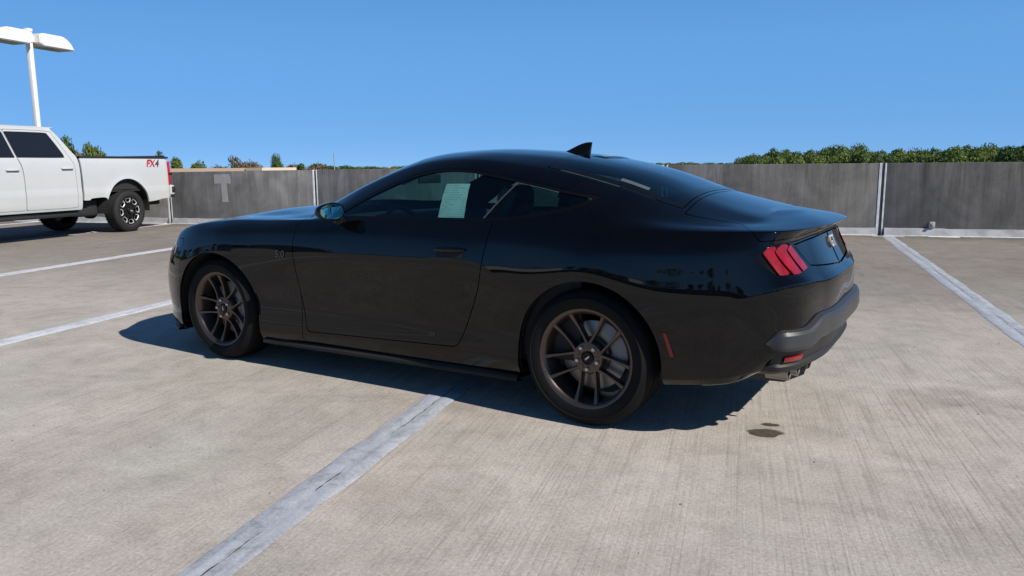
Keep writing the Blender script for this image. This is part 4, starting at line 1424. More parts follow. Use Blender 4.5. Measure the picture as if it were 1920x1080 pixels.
def rim_mesh():
    V, F = lathe([(-0.090, 0.221), (-0.104, 0.226), (-0.116, 0.236), (-0.122, 0.246), (-0.1225, 0.252), (-0.118, 0.2555), (-0.108, 0.2565), (-0.105, 0.249), (-0.090, 0.244)], 72)
    # barrel
    v2, f2 = lathe([(-0.100, 0.228), (-0.085, 0.221), (-0.02, 0.212), (0.04, 0.212), (0.10, 0.222), (0.118, 0.25)], 72)
    b = len(V); V += v2; F += [tuple(i + b for i in f) for f in f2]
    # hub
    v2, f2 = lathe([(-0.045, 0.088), (-0.075, 0.084), (-0.086, 0.076), (-0.090, 0.060), (-0.088, 0.036), (-0.080, 0.034), (-0.080, 0.0001)], 48)
    b = len(V); V += v2; F += [tuple(i + b for i in f) for f in f2]
    # ten spokes in five pairs, each pair straddling a lug nut
    for p in range(5):
        th = p * 2 * math.pi / 5
        for s in (-1, 1):
            path = []
            n = 9
            for k in range(n + 1):
                t = k / n
                r = 0.050 + (0.234 - 0.050) * t
                lat = s * (0.036 + 0.019 * t ** 1.3)
                y = -0.092 + 0.012 * math.sin(math.pi * min(1, t * 1.05)) - 0.018 * t ** 2
                wdt = 0.026 - 0.012 * math.sin(math.pi * min(1, t * 1.1)) + 0.002 * t
                path.append((r, lat, y, wdt))
            b = len(V)
            rad, tan = np.array((math.cos(th), 0, math.sin(th))), np.array((-math.sin(th), 0, math.cos(th)))
            sec = [(-0.30, 0.0), (0.30, 0.0), (0.46, 0.006), (0.5, 0.016), (0.42, 0.040), (-0.42, 0.040), (-0.5, 0.016), (-0.46, 0.006)]
            for (r, lat, y, wdt) in path:
                rr = math.sqrt(max(r * r - lat * lat, 0.0001))
                c = rad * rr + tan * lat
                for (q, dep) in sec:
                    pt = c + tan * q * wdt
                    V.append((pt[0], y + dep, pt[2]))
            m = len(sec)
            for k in range(n):
                for q in range(m):
                    F.append((b + k * m + q, b + k * m + (q + 1) % m, b + (k + 1) * m + (q + 1) % m, b + (k + 1) * m + q))
    me = make_mesh("rim", V, F, M_RIM, smooth=True)
    bm = bmesh.new(); bm.from_mesh(me)
    bmesh.ops.recalc_face_normals(bm, faces=bm.faces)
    bm.to_mesh(me); bm.free()
    me.set_sharp_from_angle(angle=RAD(38))
    return me

def lathe_mesh(name, prof, n, mat, sharp=40):
    V, F = lathe(prof, n)
    me = make_mesh(name, V, F, mat, smooth=True)
    me.set_sharp_from_angle(angle=RAD(sharp))
    return me
ME_TYRE, ME_RIM = tyre_mesh(), rim_mesh()
ME_DISC = lathe_mesh("brake_disc", [(0.0, 0.175), (-0.014, 0.175), (-0.015, 0.172), (-0.015, 0.095), (-0.03, 0.085), (-0.04, 0.07), (-0.04, 0.001)], 48, M_DISC)
ME_CAP = lathe_mesh("centre_cap", [(-0.078, 0.0315), (-0.090, 0.031), (-0.0935, 0.027), (-0.094, 0.0001)], 32, M_TRIM)
def nut_mesh():
    V, F = lathe([(-0.078, 0.0115), (-0.099, 0.0115), (-0.103, 0.0085), (-0.104, 0.0001)], 6)
    return make_mesh("lug_nut", V, F, M_NUT)
ME_NUT = nut_mesh()
def caliper_mesh():
    V, F = [], []
    n = 12
    for k in range(n + 1):
        a = RAD(-38 + 76 * k / n)
        for (y, r) in ((-0.052, 0.122), (-0.056, 0.150), (-0.050, 0.196), (0.03, 0.200), (0.03, 0.12)):
            V.append((r * math.cos(a), y, r * math.sin(a)))
    for k in range(n):
        for q in range(5):
            F.append((k * 5 + q, k * 5 + (q + 1) % 5, (k + 1) * 5 + (q + 1) % 5, (k + 1) * 5 + q))
    F.append(tuple(range(5))); F.append(tuple(n * 5 + q for q in range(4, -1, -1)))
    return make_mesh("caliper", V, F, M_CALIPER)
ME_CAL = caliper_mesh()
# small galloping-mark stand-in on the cap: a slanted bar
ME_MARK = make_mesh("cap_mark", [(-0.012, -0.0955, 0.009), (-0.004, -0.0955, 0.012), (0.013, -0.0955, -0.008), (0.006, -0.0955, -0.012)], [(0, 1, 2, 3)], M_NUT)

def wheel(x, d, side, phase, cal_ang):
    w = empty("wheel", (x, -d if side == "left" else d, AX_Z), 0, coupe)
    w.rotation_euler = (0, -RAD(phase), 0) if side == "left" else (0, RAD(phase), math.pi)
    mesh_obj("tyre", ME_TYRE, w)
    mesh_obj("rim", ME_RIM, w)
    mesh_obj("brake_disc", ME_DISC, w)
    mesh_obj("centre_cap", ME_CAP, w)
    mesh_obj("cap_mark", ME_MARK, w)
    for k in range(5):
        a = k * 2 * math.pi / 5
        o = mesh_obj("lug_nut", ME_NUT, w)
        o.location = (0.057 * math.cos(a), 0, 0.057 * math.sin(a))
    c = mesh_obj("caliper", ME_CAL, w)
    c.rotation_euler = (0, -RAD(cal_ang - phase), 0)
    return w
wheel(AXF, 0.790, "left", -38, 12)
wheel(AXF, 0.790, "right", -20, 168)
wheel(AXR, 0.808, "left", -90, 28)
wheel(AXR, 0.808, "right", -60, 150)

# wheelhouse liners and underbody
for cx in (AXF, AXR):
    for s in (-1, 1):
        V, F = [], []
        n = 28
        for k in range(n + 1):
            a = RAD(-8 + 196 * k / n)
            for (dd, rr) in ((0.915, 0.392), (0.62, 0.40), (0.50, 0.40), (0.50, 0.02)):
                V.append((cx + rr * math.cos(a), s * dd, AX_Z + rr * math.sin(a)))
        for k in range(n):
            for q in range(3):
                F.append((4 * k + q, 4 * k + q + 1, 4 * k + q + 5, 4 * k + q + 4))
        part("wheelhouse", V, F, M_LINER, coupe)
bm = bmesh.new()
add_box(bm, -2.10, 1.74, -0.58, 0.58, 0.20, 0.24)
add_box(bm, -0.95, 0.95, -0.86, 0.86, 0.17, 0.21)
bm_part("underbody", bm, M_LINER, coupe)
# axle beams so that the wheels are carried
for x, d in ((AXF, 0.79), (AXR, 0.81)):
    V, F = tube([(x, -d, AX_Z), (x, d, AX_Z)], 0.035, 10)
    part("axle", V, F, M_LINER, coupe, smooth=True)

# ------------------------------------------------------------------ side skirts, splitter
for s in (-1, 1):
    V, F = [], []
    xs = np.linspace(-0.955, 0.962, 40)
    for x in xs:
        t = (x + 0.955) / 1.917
        dz = 0.012 * t
        flare = 0.012 * max(0, (t - 0.85) / 0.15) + 0.010 * max(0, (0.08 - t) / 0.08)
        for (dd, z) in ((0.860, 0.195 + dz), (0.884 + flare, 0.186 + dz), (0.897 + flare, 0.174 + dz), (0.899 + flare, 0.162 + dz), (0.888, 0.152 + dz), (0.84, 0.150 + dz)):
            V.append((x, s * dd, z))
    m = 6
    for k in range(len(xs) - 1):
        for q in range(m - 1):
            F.append((k * m + q, k * m + q + 1, (k + 1) * m + q + 1, (k + 1) * m + q))
    part("side_skirt", V, F, M_LINER, coupe)
V, F = [], []
us_ = np.linspace(0, 2.95, 40)
half = []
for u in us_:
    p, n = at_uv(u, 1.2)
    half.append((p, np.array((n[0], n[1], 0)) / (math.hypot(n[0], n[1]) + 1e-9)))
line = [(p[0] + n[0] * 0, -p[1], n[0], -n[1]) for p, n in reversed(half)] + [(p[0], p[1], n[0], n[1]) for p, n in half[1:]]
for (x, y, nx, ny) in line:
    for (o, z) in ((-0.05, 0.168), (0.02, 0.158), (0.022, 0.146), (-0.05, 0.142)):
        V.append((x + nx * o, y + ny * o, z))
for k in range(len(line) - 1):
    for q in range(3):
        F.append((4 * k + q, 4 * k + q + 1, 4 * k + q + 5, 4 * k + q + 4))
part("front_splitter", V, F, M_PLASTIC, coupe)

# ------------------------------------------------------------------ rear valance with reflectors, diffuser and exhausts
def tail_line(u0=14.62, n=44, v=3.9):
    h = []
    for u in np.linspace(u0, 17.0, n):
        p, nn = at_uv(u, v)
        nn = np.array((nn[0], nn[1])); nn /= np.linalg.norm(nn) + 1e-9
        h.append((u, p[0], p[1], nn[0], nn[1]))
    return [(u, x, -d, nx, -ny) for (u, x, d, nx, ny) in h] + [(u, x, d, nx, ny) for (u, x, d, nx, ny) in reversed(h[:-1])]
TL = tail_line()
def tail_loft(name, prof, mat, parent, taper=True, umin=14.0, v=None, sides=(-1, 1), both=True, umax=99):
    V, F = [], []
    L = [t for t in TL if umin <= t[0] <= umax]
    m = None
    for (u, x, y, nx, ny) in L:
        k = min(1.0, max(0.0, (u - 14.62) / 0.30)) if taper else 1.0
        k = k * k * (3 - 2 * k)
        c = min(1.0, max(0.0, (u - 15.3) / 0.5))
        c = c * c * (3 - 2 * c)
        pts = prof(c, k)
        m = len(pts)
        for (o, z) in pts:
            V.append((x + nx * o, y + ny * o, z))
    for q in range(len(L) - 1):
        if abs(L[q + 1][2] - L[q][2]) > 0.35: continue
        for j in range(m - 1):
            F.append((q * m + j, q * m + j + 1, (q + 1) * m + j + 1, (q + 1) * m + j))
    return part(name, V, F, mat, parent, smooth=True)
def prof_beam(c, k):
    zt = 0.545 + 0.045 * c
    q = math.sqrt(max(k, 0.0))
    return [(o, zt - 0.05 + (z - zt + 0.05) * q) for (o, z) in [(-0.008, zt + 0.012), (0.022 * k, zt + 0.002), (0.032 * k, zt - 0.012), (0.036 * k, zt - 0.066), (0.030 * k, zt - 0.080 - 0.01 * c), (-0.014, zt - 0.098 - 0.02 * c)]]
val = tail_loft("rear_valance", prof_beam, M_GREY, coupe)
val.data.set_sharp_from_angle(angle=RAD(24))
def prof_low(c, k):
    return [(o - 0.03 * (1 - k), z) for (o, z) in [(-0.010, 0.462 + 0.02 * c), (-0.016, 0.43), (-0.030, 0.392), (-0.020, 0.380), (-0.030, 0.356), (-0.070, 0.336 - 0.008 * c), (-0.16, 0.315), (-0.30, 0.30)]]
apron = tail_loft("lower_apron", prof_low, M_PLASTIC, coupe)
apron.data.set_sharp_from_angle(angle=RAD(24))
# reflectors
for s in (-1, 1):
    V, F = [], []
    L = [t for t in TL if 14.98 <= t[0] <= 15.42 and t[2] * s > 0]
    if s > 0: L = L
    for i, (u, x, y, nx, ny) in enumerate(L):
        for (o, z) in ((-0.014, 0.428), (-0.007, 0.424), (-0.016, 0.402), (-0.026, 0.399)):
            V.append((x + nx * o, y + ny * o, z))
    for k in range(len(L) - 1):
        for q in range(3):
            F.append((4 * k + q, 4 * k + q + 1, 4 * k + q + 5, 4 * k + q + 4))
    part("reflector", V, F, M_RED, coupe)
# diffuser: centre block with fins, and quad exhaust tips
bm = bmesh.new()
add_box(bm, 2.02, 2.285, -0.36, 0.36, 0.265, 0.340, bevel=0.02)
dif = bm_part("diffuser", bm, M_GREY, coupe, smooth=True, angle=40)
for y in (-0.42, -0.28, -0.10, 0.10, 0.28, 0.42):
    V = [(2.00, y - 0.007, 0.30), (2.31, y - 0.007, 0.345), (2.29, y - 0.007, 0.272), (2.20, y - 0.007, 0.222), (2.02, y - 0.007, 0.215)]
    V += [(a, y + 0.007, c) for a, _, c in V]
    F = [(0, 1, 2, 3, 4), (9, 8, 7, 6, 5)] + [(k, 5 + k, 5 + (k + 1) % 5, (k + 1) % 5) for k in range(5)]
    part("fin", V, F, M_GREY, dif)
for y in (-0.60, -0.495, 0.495, 0.60):
    V, F = lathe([(-0.10, 0.040), (-0.02, 0.040), (0.0, 0.0425), (0.003, 0.040), (0.0, 0.0365), (-0.08, 0.035), (-0.08, 0.0001)], 28)
    o = part("exhaust_tip", V, F, M_CHROME, coupe, smooth=True)
    o.data.set_sharp_from_angle(angle=RAD(40))
    o.rotation_euler = (0, 0, -math.pi / 2)
    o.location = (2.275 - 0.020 * (abs(y) > 0.55), y, 0.322)

# ------------------------------------------------------------------ mirrors
def mirror_part(s, door):
    def spt(a, b, cx, rx, ry, rz, e=0.8):
        ca, sa, cb, sb = math.cos(a), math.sin(a), math.cos(b), math.sin(b)
        P = lambda v, q: math.copysign(abs(v) ** q, v)
        return (rx * P(cb, e) * P(ca, 1), ry * P(cb, e) * P(sa, e), rz * P(sb, e))
    V, F = [], []
    na, nb = 28, 14
    for j in range(nb + 1):
        b = -math.pi / 2 + math.pi * j / nb
        for i in range(na):
            a = 2 * math.pi * i / na
            x, y, z = spt(a, b, 0, 0.105, 0.086, 0.053)
            if x > 0: x *= 0.06                      # flat rear face
            z -= 0.010 * (y * s * -1) / 0.098 * 0      # level
            # the housing tapers to a point in front and towards its outer end
            k = 1 - 0.30 * max(0, y * s) / 0.098
            V.append((x - 0.25 * max(0, y * s) * 0.35, y, z * k + 0.006))
    for j in range(nb):
        for i in range(na):
            F.append((j * na + i, j * na + (i + 1) % na, (j + 1) * na + (i + 1) % na, (j + 1) * na + i))
    mr = part("side_mirror", V, F, M_PAINT, coupe, smooth=True)
    mr.location = (-0.225, s * 0.985, 1.020)
    mr.rotation_euler = (0, 0, s * RAD(16))
    V = []
    n = 26
    for i in range(n):
        a = 2 * math.pi * i / n
        P = lambda v, q: math.copysign(abs(v) ** q, v)
        y = 0.073 * P(math.cos(a), 0.7); z = 0.043 * P(math.sin(a), 0.75)
        k = 1 - 0.30 * max(0, y * s) / 0.098
        V.append((0.0105 - 0.25 * max(0, y * s) * 0.35, y, z * k + 0.006))
    part("mirror_glass", V, [tuple(range(n))], M_MIRROR, mr)
    V, F = tube([(-0.03, -s * 0.05, -0.04), (-0.05, -s * 0.10, -0.058), (-0.06, -s * 0.15, -0.066)], [0.030, 0.024, 0.028], 12)
    part("stalk", V, F, M_TRIM, mr, smooth=True)
for s, dn in ((-1, "left"), (1, "right")):
    mirror_part(s, doors[dn])

# ------------------------------------------------------------------ shark fin, high brake lamp, handles, markers, badges
def fin_mesh():
    V, F = [], []
    n = 14
    for k in range(n + 1):
        t = k / n
        x = -0.095 + 0.19 * t
        top = 0.072 * (math.sin(min(1, t * 1.02) * math.pi / 2) ** 1.35)
        w = 0.030 * math.sin(math.pi * (0.08 + 0.80 * t)) ** 0.7
        lean = 0.018 * t
        for (q, h) in ((-1, -0.02), (-0.92, 0.10), (-0.45, 0.5), (-0.18, 0.93), (0, 1.0), (0.18, 0.93), (0.45, 0.5), (0.92, 0.10), (1, -0.02)):
            V.append((x + (0.0 if k < n else -0.012 * (1 - h)), q * w, top * h if h > 0 else -0.03))
    m = 9
    for k in range(n):
        for q in range(m - 1):
            F.append((k * m + q, k * m + q + 1, (k + 1) * m + q + 1, (k + 1) * m + q))
    F.append(tuple(n * m + q for q in range(m)))
    return make_mesh("antenna_fin", V, F, M_TRIM, smooth=True)
fm = fin_mesh()
fm.set_sharp_from_angle(angle=RAD(50))
fin = mesh_obj("antenna_fin", fm, coupe)
fin.location = (0.862, -0.02, 1.350)
fin.rotation_euler = (0, RAD(5), 0)

V, F = [], []
for i, u in enumerate(np.linspace(SI["R0"] + 0.06, SI["R0"] + 0.36, 5)):
    for j, dd in enumerate((-1, -0.9, -0.3, 0.3, 0.9, 1)):
        p, n = at_uv(u, 13.0 - 0.62 * abs(dd), 0.006 if abs(dd) < 0.95 and 0 < i < 4 else 0.001)
        V.append((p[0], math.copysign(p[1], dd), p[2]))
for i in range(4):
    for j in range(5):
        F.append((i * 6 + j, i * 6 + j + 1, (i + 1) * 6 + j + 1, (i + 1) * 6 + j))
hb = part("high_brake_light", V, F, M_TRIM, coupe, smooth=True)
V, F = [], []
for i, u in enumerate((SI["R0"] + 0.17, SI["R0"] + 0.27)):
    for j, dd in enumerate((-0.8, -0.3, 0.3, 0.8)):
        p, n = at_uv(u, 13.0 - 0.62 * abs(dd), 0.0085)
        V.append((p[0], math.copysign(p[1], dd), p[2]))
for j in range(3):
    F.append((j, j + 1, 5 + j, 4 + j))
part("lens", V, F, plain("clear_lens", (0.32, 0.30, 0.30), 0.2), hb)

for s, dn in ((-1, "left"), (1, "right")):
    # flush pull handle in a shallow scoop
    V, F = [], []
    xs = np.linspace(0.46, 0.665, 12)
    for i, x in enumerate(xs):
        t = i / 11
        k = math.sin(math.pi * min(max(t, 0.04), 0.96)) ** 0.35
        zc = 0.838 + 0.006 * t
        for (dz, o) in ((0.016, 0.000), (0.012, 0.014), (0.0, 0.020), (-0.011, 0.015), (-0.016, 0.002)):
            p, n = at_xz(x, zc + dz * k, o * k)
            V.append((p[0], s * p[1], p[2]))
    for i in range(11):
        for q in range(4):
            F.append((5 * i + q, 5 * i + q + 1, 5 * i + q + 6, 5 * i + q + 5))
    part("handle", V, F, M_PAINT, doors[dn], smooth=True)
    patch_xz("handle_scoop", [(0.47, 0.822), (0.655, 0.828), (0.645, 0.800), (0.48, 0.796)], M_LINER, doors[dn], 0.0015, 6, s)
    patch_xz("side_marker", [(1.762, 0.520), (1.778, 0.520), (1.815, 0.412), (1.797, 0.410)], M_REDD, coupe, 0.004, 5, s)
    # displacement badge on the front fender
    bme = text_mesh("5.0", 0.062, 0.002, M_BADGE, 0.15, 1.05)
    b = mesh_obj("fender_badge", bme, coupe)
    p, n = at_xz(-0.735, 0.748, 0.003)
    b.location = (p[0], s * p[1], p[2])
    b.rotation_euler = (RAD(90), 0, 0) if s < 0 else (RAD(90), 0, math.pi)
p, n = at_uv(17.0, 6.62, 0.004)
gme = text_mesh("GT", 0.085, 0.004, M_EMBLEM, 0.0, 1.05)
g = mesh_obj("emblem", gme, pan)
_z = Vector((n[0], 0, n[2])).normalized(); _x = Vector((0, 1, 0)); _y = _z.cross(_x)
g.matrix_local = Matrix(((_x.x, _y.x, _z.x, p[0]), (_x.y, _y.y, _z.y, 0), (_x.z, _y.z, _z.z, p[2]), (0, 0, 0, 1)))

# ------------------------------------------------------------------ labels on the glass
win_left = [o for o in coupe.children if o.name.startswith("door")][0]
wl = [c for c in doors["left"].children if c.name.startswith("window")][0]
patch_xz("window_sticker", [(0.402, 1.190), (0.558, 1.192), (0.600, 1.006), (0.428, 1.001)], M_PAPER, wl, -0.012, 8, -1)
ql = [o for o in coupe.children if o.name.startswith("quarter_window")][0]
patch_xz("window_sticker", [(0.985, 1.160), (1.125, 1.122), (1.135, 1.080), (1.000, 1.080)], M_PAPER2, ql, -0.010, 6, -1)
V, F = [], []
for i, u in enumerate(np.linspace(12.02, 12.42, 5)):
    for j, v in enumerate((10.52, 10.62, 10.74)):
        p, n = at_uv(u, v, 0.003)
        V.append((p[0], -p[1], p[2]))
for i in range(4):
    for j in range(2):
        F.append((3 * i + j, 3 * i + j + 1, 3 * i + j + 4, 3 * i + j + 3))
part("window_label", V, F, plain("pale_label", (0.075, 0.10, 0.11), 0.5), rwn)

# ------------------------------------------------------------------ cabin
bm = bmesh.new()
add_box(bm, -0.95, 1.85, -0.80, 0.80, 0.26, 0.30)
add_box(bm, -0.98, -0.93, -0.78, 0.78, 0.28, 0.93)
add_box(bm, 1.12, 1.80, -0.74, 0.74, 0.86, 0.91, bevel=0.02)
bm_part("cabin_floor", bm, M_CABIN, coupe)
for s in (-1, 1):
    box_part("door_card", (-0.60, 1.30, s * 0.825 - 0.02, s * 0.825 + 0.02, 0.30, 0.945), M_CABIN, coupe, bevel=0.012)
V, F = [], []
for i, y in enumerate(np.linspace(-0.80, 0.80, 17)):
    k = abs(y) / 0.8
    hood_l = 0.02 * math.exp(-((y + 0.38) / 0.2) ** 2)
    for (x, z) in ((-0.98, 0.93), (-0.70, 0.965 - 0.01 * k), (-0.45, 0.965 + hood_l - 0.012 * k), (-0.38, 0.945 + hood_l), (-0.35, 0.88), (-0.40, 0.70), (-0.55, 0.55)):
        V.append((x + 0.08 * k * k * (z > 0.8), y, z))
for i in range(16):
    for q in range(6):
        F.append((7 * i + q, 7 * i + q + 1, 7 * i + q + 8, 7 * i + q + 7))
part("dashboard", V, F, M_CABIN, coupe, smooth=True)
V, F = [], []
n, m = 32, 8
for i in range(n):
    a = 2 * math.pi * i / n
    for j in range(m):
        b = 2 * math.pi * j / m
        r = 0.175 + 0.016 * math.cos(b)
        V.append((0.016 * math.sin(b), r * math.cos(a), r * math.sin(a)))
for i in range(n):
    for j in range(m):
        F.append((i * m + j, ((i + 1) % n) * m + j, ((i + 1) % n) * m + (j + 1) % m, i * m + (j + 1) % m))
b0 = len(V)
v2, f2 = tube([(-0.02, -0.17, 0), (-0.03, 0, 0), (-0.02, 0.17, 0)], 0.02, 6); V += v2; F += [tuple(i + b0 for i in f) for f in f2]
sw = part("steering_wheel", V, F, M_CABIN, coupe, smooth=True)
sw.location = (-0.18, -0.37, 0.86)
sw.rotation_euler = (0, RAD(-24), 0)

def cushion(name, pts, width, mat, parent, y0, rnd_=0.05):
    """side profile (x,z) swept across the width with rounded flanks"""
    V, F = [], []
    P = smooth_closed(pts, 4)
    c = np.mean(np.array(P), 0)
    m = len(P)
    ws = [-1, -0.97, -0.85, -0.5, 0, 0.5, 0.85, 0.97, 1]
    sc_ = [0.55, 0.82, 0.97, 1.0, 0.985, 1.0, 0.97, 0.82, 0.55]
    for w, k in zip(ws, sc_):
        for p in P:
            V.append((c[0] + (p[0] - c[0]) * k, y0 + w * width / 2, c[1] + (p[1] - c[1]) * (0.6 + 0.4 * k)))
    for i in range(len(ws) - 1):
        for q in range(m):
            F.append((i * m + q, i * m + (q + 1) % m, (i + 1) * m + (q + 1) % m, (i + 1) * m + q))
    F.append(tuple(range(m - 1, -1, -1))); F.append(tuple((len(ws) - 1) * m + q for q in range(m)))
    return part(name, V, F, mat, parent, smooth=True)
for s in (-1, 1):
    y0 = s * 0.37
    st = empty("front_seat", (0, 0, 0), 0, coupe)
    cushion("cushion", [(-0.02, 0.36), (0.0, 0.50), (0.10, 0.545), (0.42, 0.50), (0.50, 0.40), (0.45, 0.33)], 0.50, M_SEAT, st, y0)
    cushion("backrest", [(0.40, 0.46), (0.48, 0.75), (0.55, 0.98), (0.60, 1.02), (0.66, 0.98), (0.64, 0.75), (0.58, 0.45)], 0.50, M_SEAT, st, y0)
    cushion("headrest", [(0.575, 1.02), (0.60, 1.12), (0.635, 1.165), (0.69, 1.15), (0.70, 1.06), (0.67, 1.0)], 0.27, M_SEAT, st, y0)
    # belt from the pillar to the seat side
    V, F = [], []
    a, b = np.array((0.80, s * 0.66, 1.14)), np.array((0.60, s * 0.60, 0.86))
    for t in np.linspace(0, 1, 6):
        p = a + (b - a) * t
        V += [(p[0] - 0.02, p[1], p[2] + 0.008), (p[0] + 0.024, p[1] + 0.002, p[2] - 0.008)]
    F = [(2 * k, 2 * k + 1, 2 * k + 3, 2 * k + 2) for k in range(5)]
    part("seat_belt", V, F, M_BELT, coupe)
rs = empty("rear_seat", (0, 0, 0), 0, coupe)
cushion("cushion", [(0.72, 0.38), (0.75, 0.50), (1.05, 0.48), (1.12, 0.38)], 1.20, M_SEAT, rs, 0.0)
cushion("backrest", [(1.02, 0.45), (1.08, 0.75), (1.13, 0.90), (1.20, 0.90), (1.20, 0.6), (1.12, 0.42)], 1.20, M_SEAT, rs, 0.0)
V, F = tube([(-0.50, 0, 1.16), (-0.30, 0.0, 1.235)], 0.012, 8)
im = part("rear_view_mirror", V, F, M_CABIN, coupe)
box_part("mirror_housing", (-0.275, -0.255, -0.12, 0.12, 1.165, 1.225), M_CABIN, im, bevel=0.008)
# ------------------------------------------------------------------ white crew-cab pickup, backed in by the parapet
# truck frame: x rearwards from the rear axle, left side -y, z up
M_WHITE = NT("white_truck_paint")
_v = M_WHITE.coord()
_f1 = M_WHITE.noise(_v, 1.2, 5, 0.6)
M_WHITE.l(M_WHITE.ramp(_f1, [(0.3, (0.50, 0.515, 0.515)), (0.7, (0.54, 0.55, 0.55))]), M_WHITE.bsdf.inputs["Base Color"])
M_WHITE.bsdf.inputs["Roughness"].default_value = 0.28
M_WHITE.bsdf.inputs["Coat Weight"].default_value = 0.5
M_WHITE.bsdf.inputs["Coat Roughness"].default_value = 0.04
M_WHITE = M_WHITE.mat
M_TGLASS = plain("truck_dark_glass", (0.012, 0.014, 0.020), 0.04, var=0.05)
M_TBLACK = plain("truck_black_plastic", (0.016, 0.016, 0.017), 0.6)
M_TFRAME = plain("truck_frame", (0.02, 0.02, 0.02), 0.8)
M_TALLOY = plain("machined_alloy", (0.55, 0.55, 0.56), 0.35, metal=0.35)
M_TRED = plain("truck_red_lens", (0.50, 0.008, 0.012), 0.15, coat=0.5)
M_DRED = plain("decal_red", (0.50, 0.02, 0.03), 0.4)
M_DGREY = plain("decal_grey", (0.06, 0.06, 0.07), 0.4)

truck = empty("pickup_truck", (-11.15, 8.06, 0), RAD(90))
tag(truck, "white crew-cab pickup truck with black wheels parked at the left by the parapet", "truck")

TX0, TX1 = -4.95, 1.30
def truck_side():
    """half width of the body side over (x, z)"""
    zk = [0.46, 0.52, 0.60, 0.80, 0.845, 0.875, 1.00, 1.25, 1.36, 1.44, 1.48, 1.53, 1.75, 1.98, 2.03]
    dk = [0.945, 0.965, 0.985, 1.000, 1.004, 0.992, 0.994, 0.992, 0.985, 0.972, 0.955, 0.935, 0.865, 0.785, 0.75]
    xs = np.linspace(TX0, TX1, 240)
    zs = np.concatenate([np.linspace(0.46, 0.9, 26), np.linspace(0.91, 1.52, 34), np.linspace(1.535, 2.03, 24)])
    X, Z = np.meshgrid(xs, zs, indexing='ij')
    dz = np.interp(zs, zk, dk)
    k = np.ones(7) / 7
    dz = np.convolve(np.pad(dz, 3, mode='edge'), k, mode='valid')
    D = np.broadcast_to(dz, X.shape).copy()
    # bed side bulges a little round the wheel, tucks in at the tail
    D += 0.018 * np.exp(-((np.hypot(X - 0.02, Z - 0.48) - 0.55) / 0.09) ** 2) * (Z < 1.3)
    D -= 0.05 * np.clip((X - 1.15) / 0.15, 0, 1) ** 2
    D -= 0.06 * np.clip((-4.4 - X) / 0.6, 0, 1) ** 2
    P = np.stack([X, D, Z], -1)
    du = np.gradient(P, axis=0); dv = np.gradient(P, axis=1)
    N = np.cross(dv, du); N /= np.linalg.norm(N, axis=2, keepdims=True)
    if N[5, 5, 1] < 0: N = -N
    return Surf(P, N, np.stack([X, Z], -1))
TS = truck_side()
tf = TS.faces
TW_Z, TW_R = 0.425, 0.425
ARC = 0.575
WB = 4.06
def t_cut(fs, poly, gap=0.0):
    sd = poly_sd(poly)
    ph = lambda x, d, z, u, v: sd(x, z)
    return TS.band(fs, ph, gap) if gap > 0 else TS.cut(fs, ph)
_, tf = TS.cut(tf, lambda x, d, z, u, v: ARC - np.hypot(x - 0.02, (z - 0.50)))
_, tf = TS.cut(tf, lambda x, d, z, u, v: ARC - np.hypot(x + WB, (z - 0.50)))
# bed side: everything behind the cab, below the rail; its lower edge is cut away ahead of the wheel
bed_f, tf = t_cut(tf, [(-1.115, 0.40), (-1.095, 1.0), (-1.11, 1.497), (1.5, 1.497), (1.5, 0.40)], 0.03)
_, bed_f = t_cut(bed_f, smooth_closed([(-1.3, 0.30), (-1.3, 0.66), (-0.98, 0.68), (-0.90, 0.715), (-0.62, 0.725), (-0.545, 0.70), (-0.52, 0.62), (-0.50, 0.30)], 4))
_, bed_f = t_cut(bed_f, [(0.5, 0.3), (0.56, 0.585), (0.80, 0.60), (1.02, 0.635), (1.5, 0.66), (1.5, 0.3)])
# cab outline behind: slanting rear pillar; drop what lies behind it
cab_poly = smooth_closed([(-5.2, 0.515), (-1.135, 0.515), (-1.13, 1.0), (-1.145, 1.46), (-1.225, 1.60), (-1.43, 1.90), (-1.53, 2.00), (-1.66, 2.06), (-5.2, 2.06)], 5, sharp=(0, 1, 8))
cab_f, _ = t_cut(tf, cab_poly)
# windscreen pillar: drop the front upper corner (hood height in front)
_, cab_f = t_cut(cab_f, [(-5.5, 1.42), (-4.05, 1.45), (-3.28, 2.02), (-3.20, 2.3), (-5.5, 2.3)])
WR = smooth_closed([(-2.40, 1.475), (-1.50, 1.478), (-1.425, 1.50), (-1.43, 1.56), (-1.60, 1.88), (-1.66, 1.925), (-2.0, 1.930), (-2.49, 1.925)], 5, sharp=(0, 7))
WF = smooth_closed([(-3.62, 1.465), (-2.44, 1.472), (-2.53, 1.925), (-3.05, 1.90), (-3.22, 1.86)], 5, sharp=(0, 1, 2))
wr_f, cab_f = t_cut(cab_f, WR)
wf_f, cab_f = t_cut(cab_f, WF)
DR = smooth_closed([(-2.335, 0.56), (-1.27, 0.56), (-1.235, 0.62), (-1.24, 1.30), (-1.30, 1.47), (-1.50, 1.86), (-1.60, 1.955), (-2.50, 1.96), (-2.40, 1.47), (-2.335, 1.2)], 5, sharp=(0, 7, 8))
dr_f, cab_f = t_cut(cab_f, DR, 0.008)
DF = smooth_closed([(-3.45, 0.56), (-2.345, 0.56), (-2.345, 1.2), (-2.41, 1.47), (-2.515, 1.96), (-3.06, 1.94), (-3.36, 1.80), (-3.80, 1.43), (-3.52, 1.35)], 5, sharp=(0, 1, 3, 4))
df_f, cab_f = t_cut(cab_f, DF, 0.008)

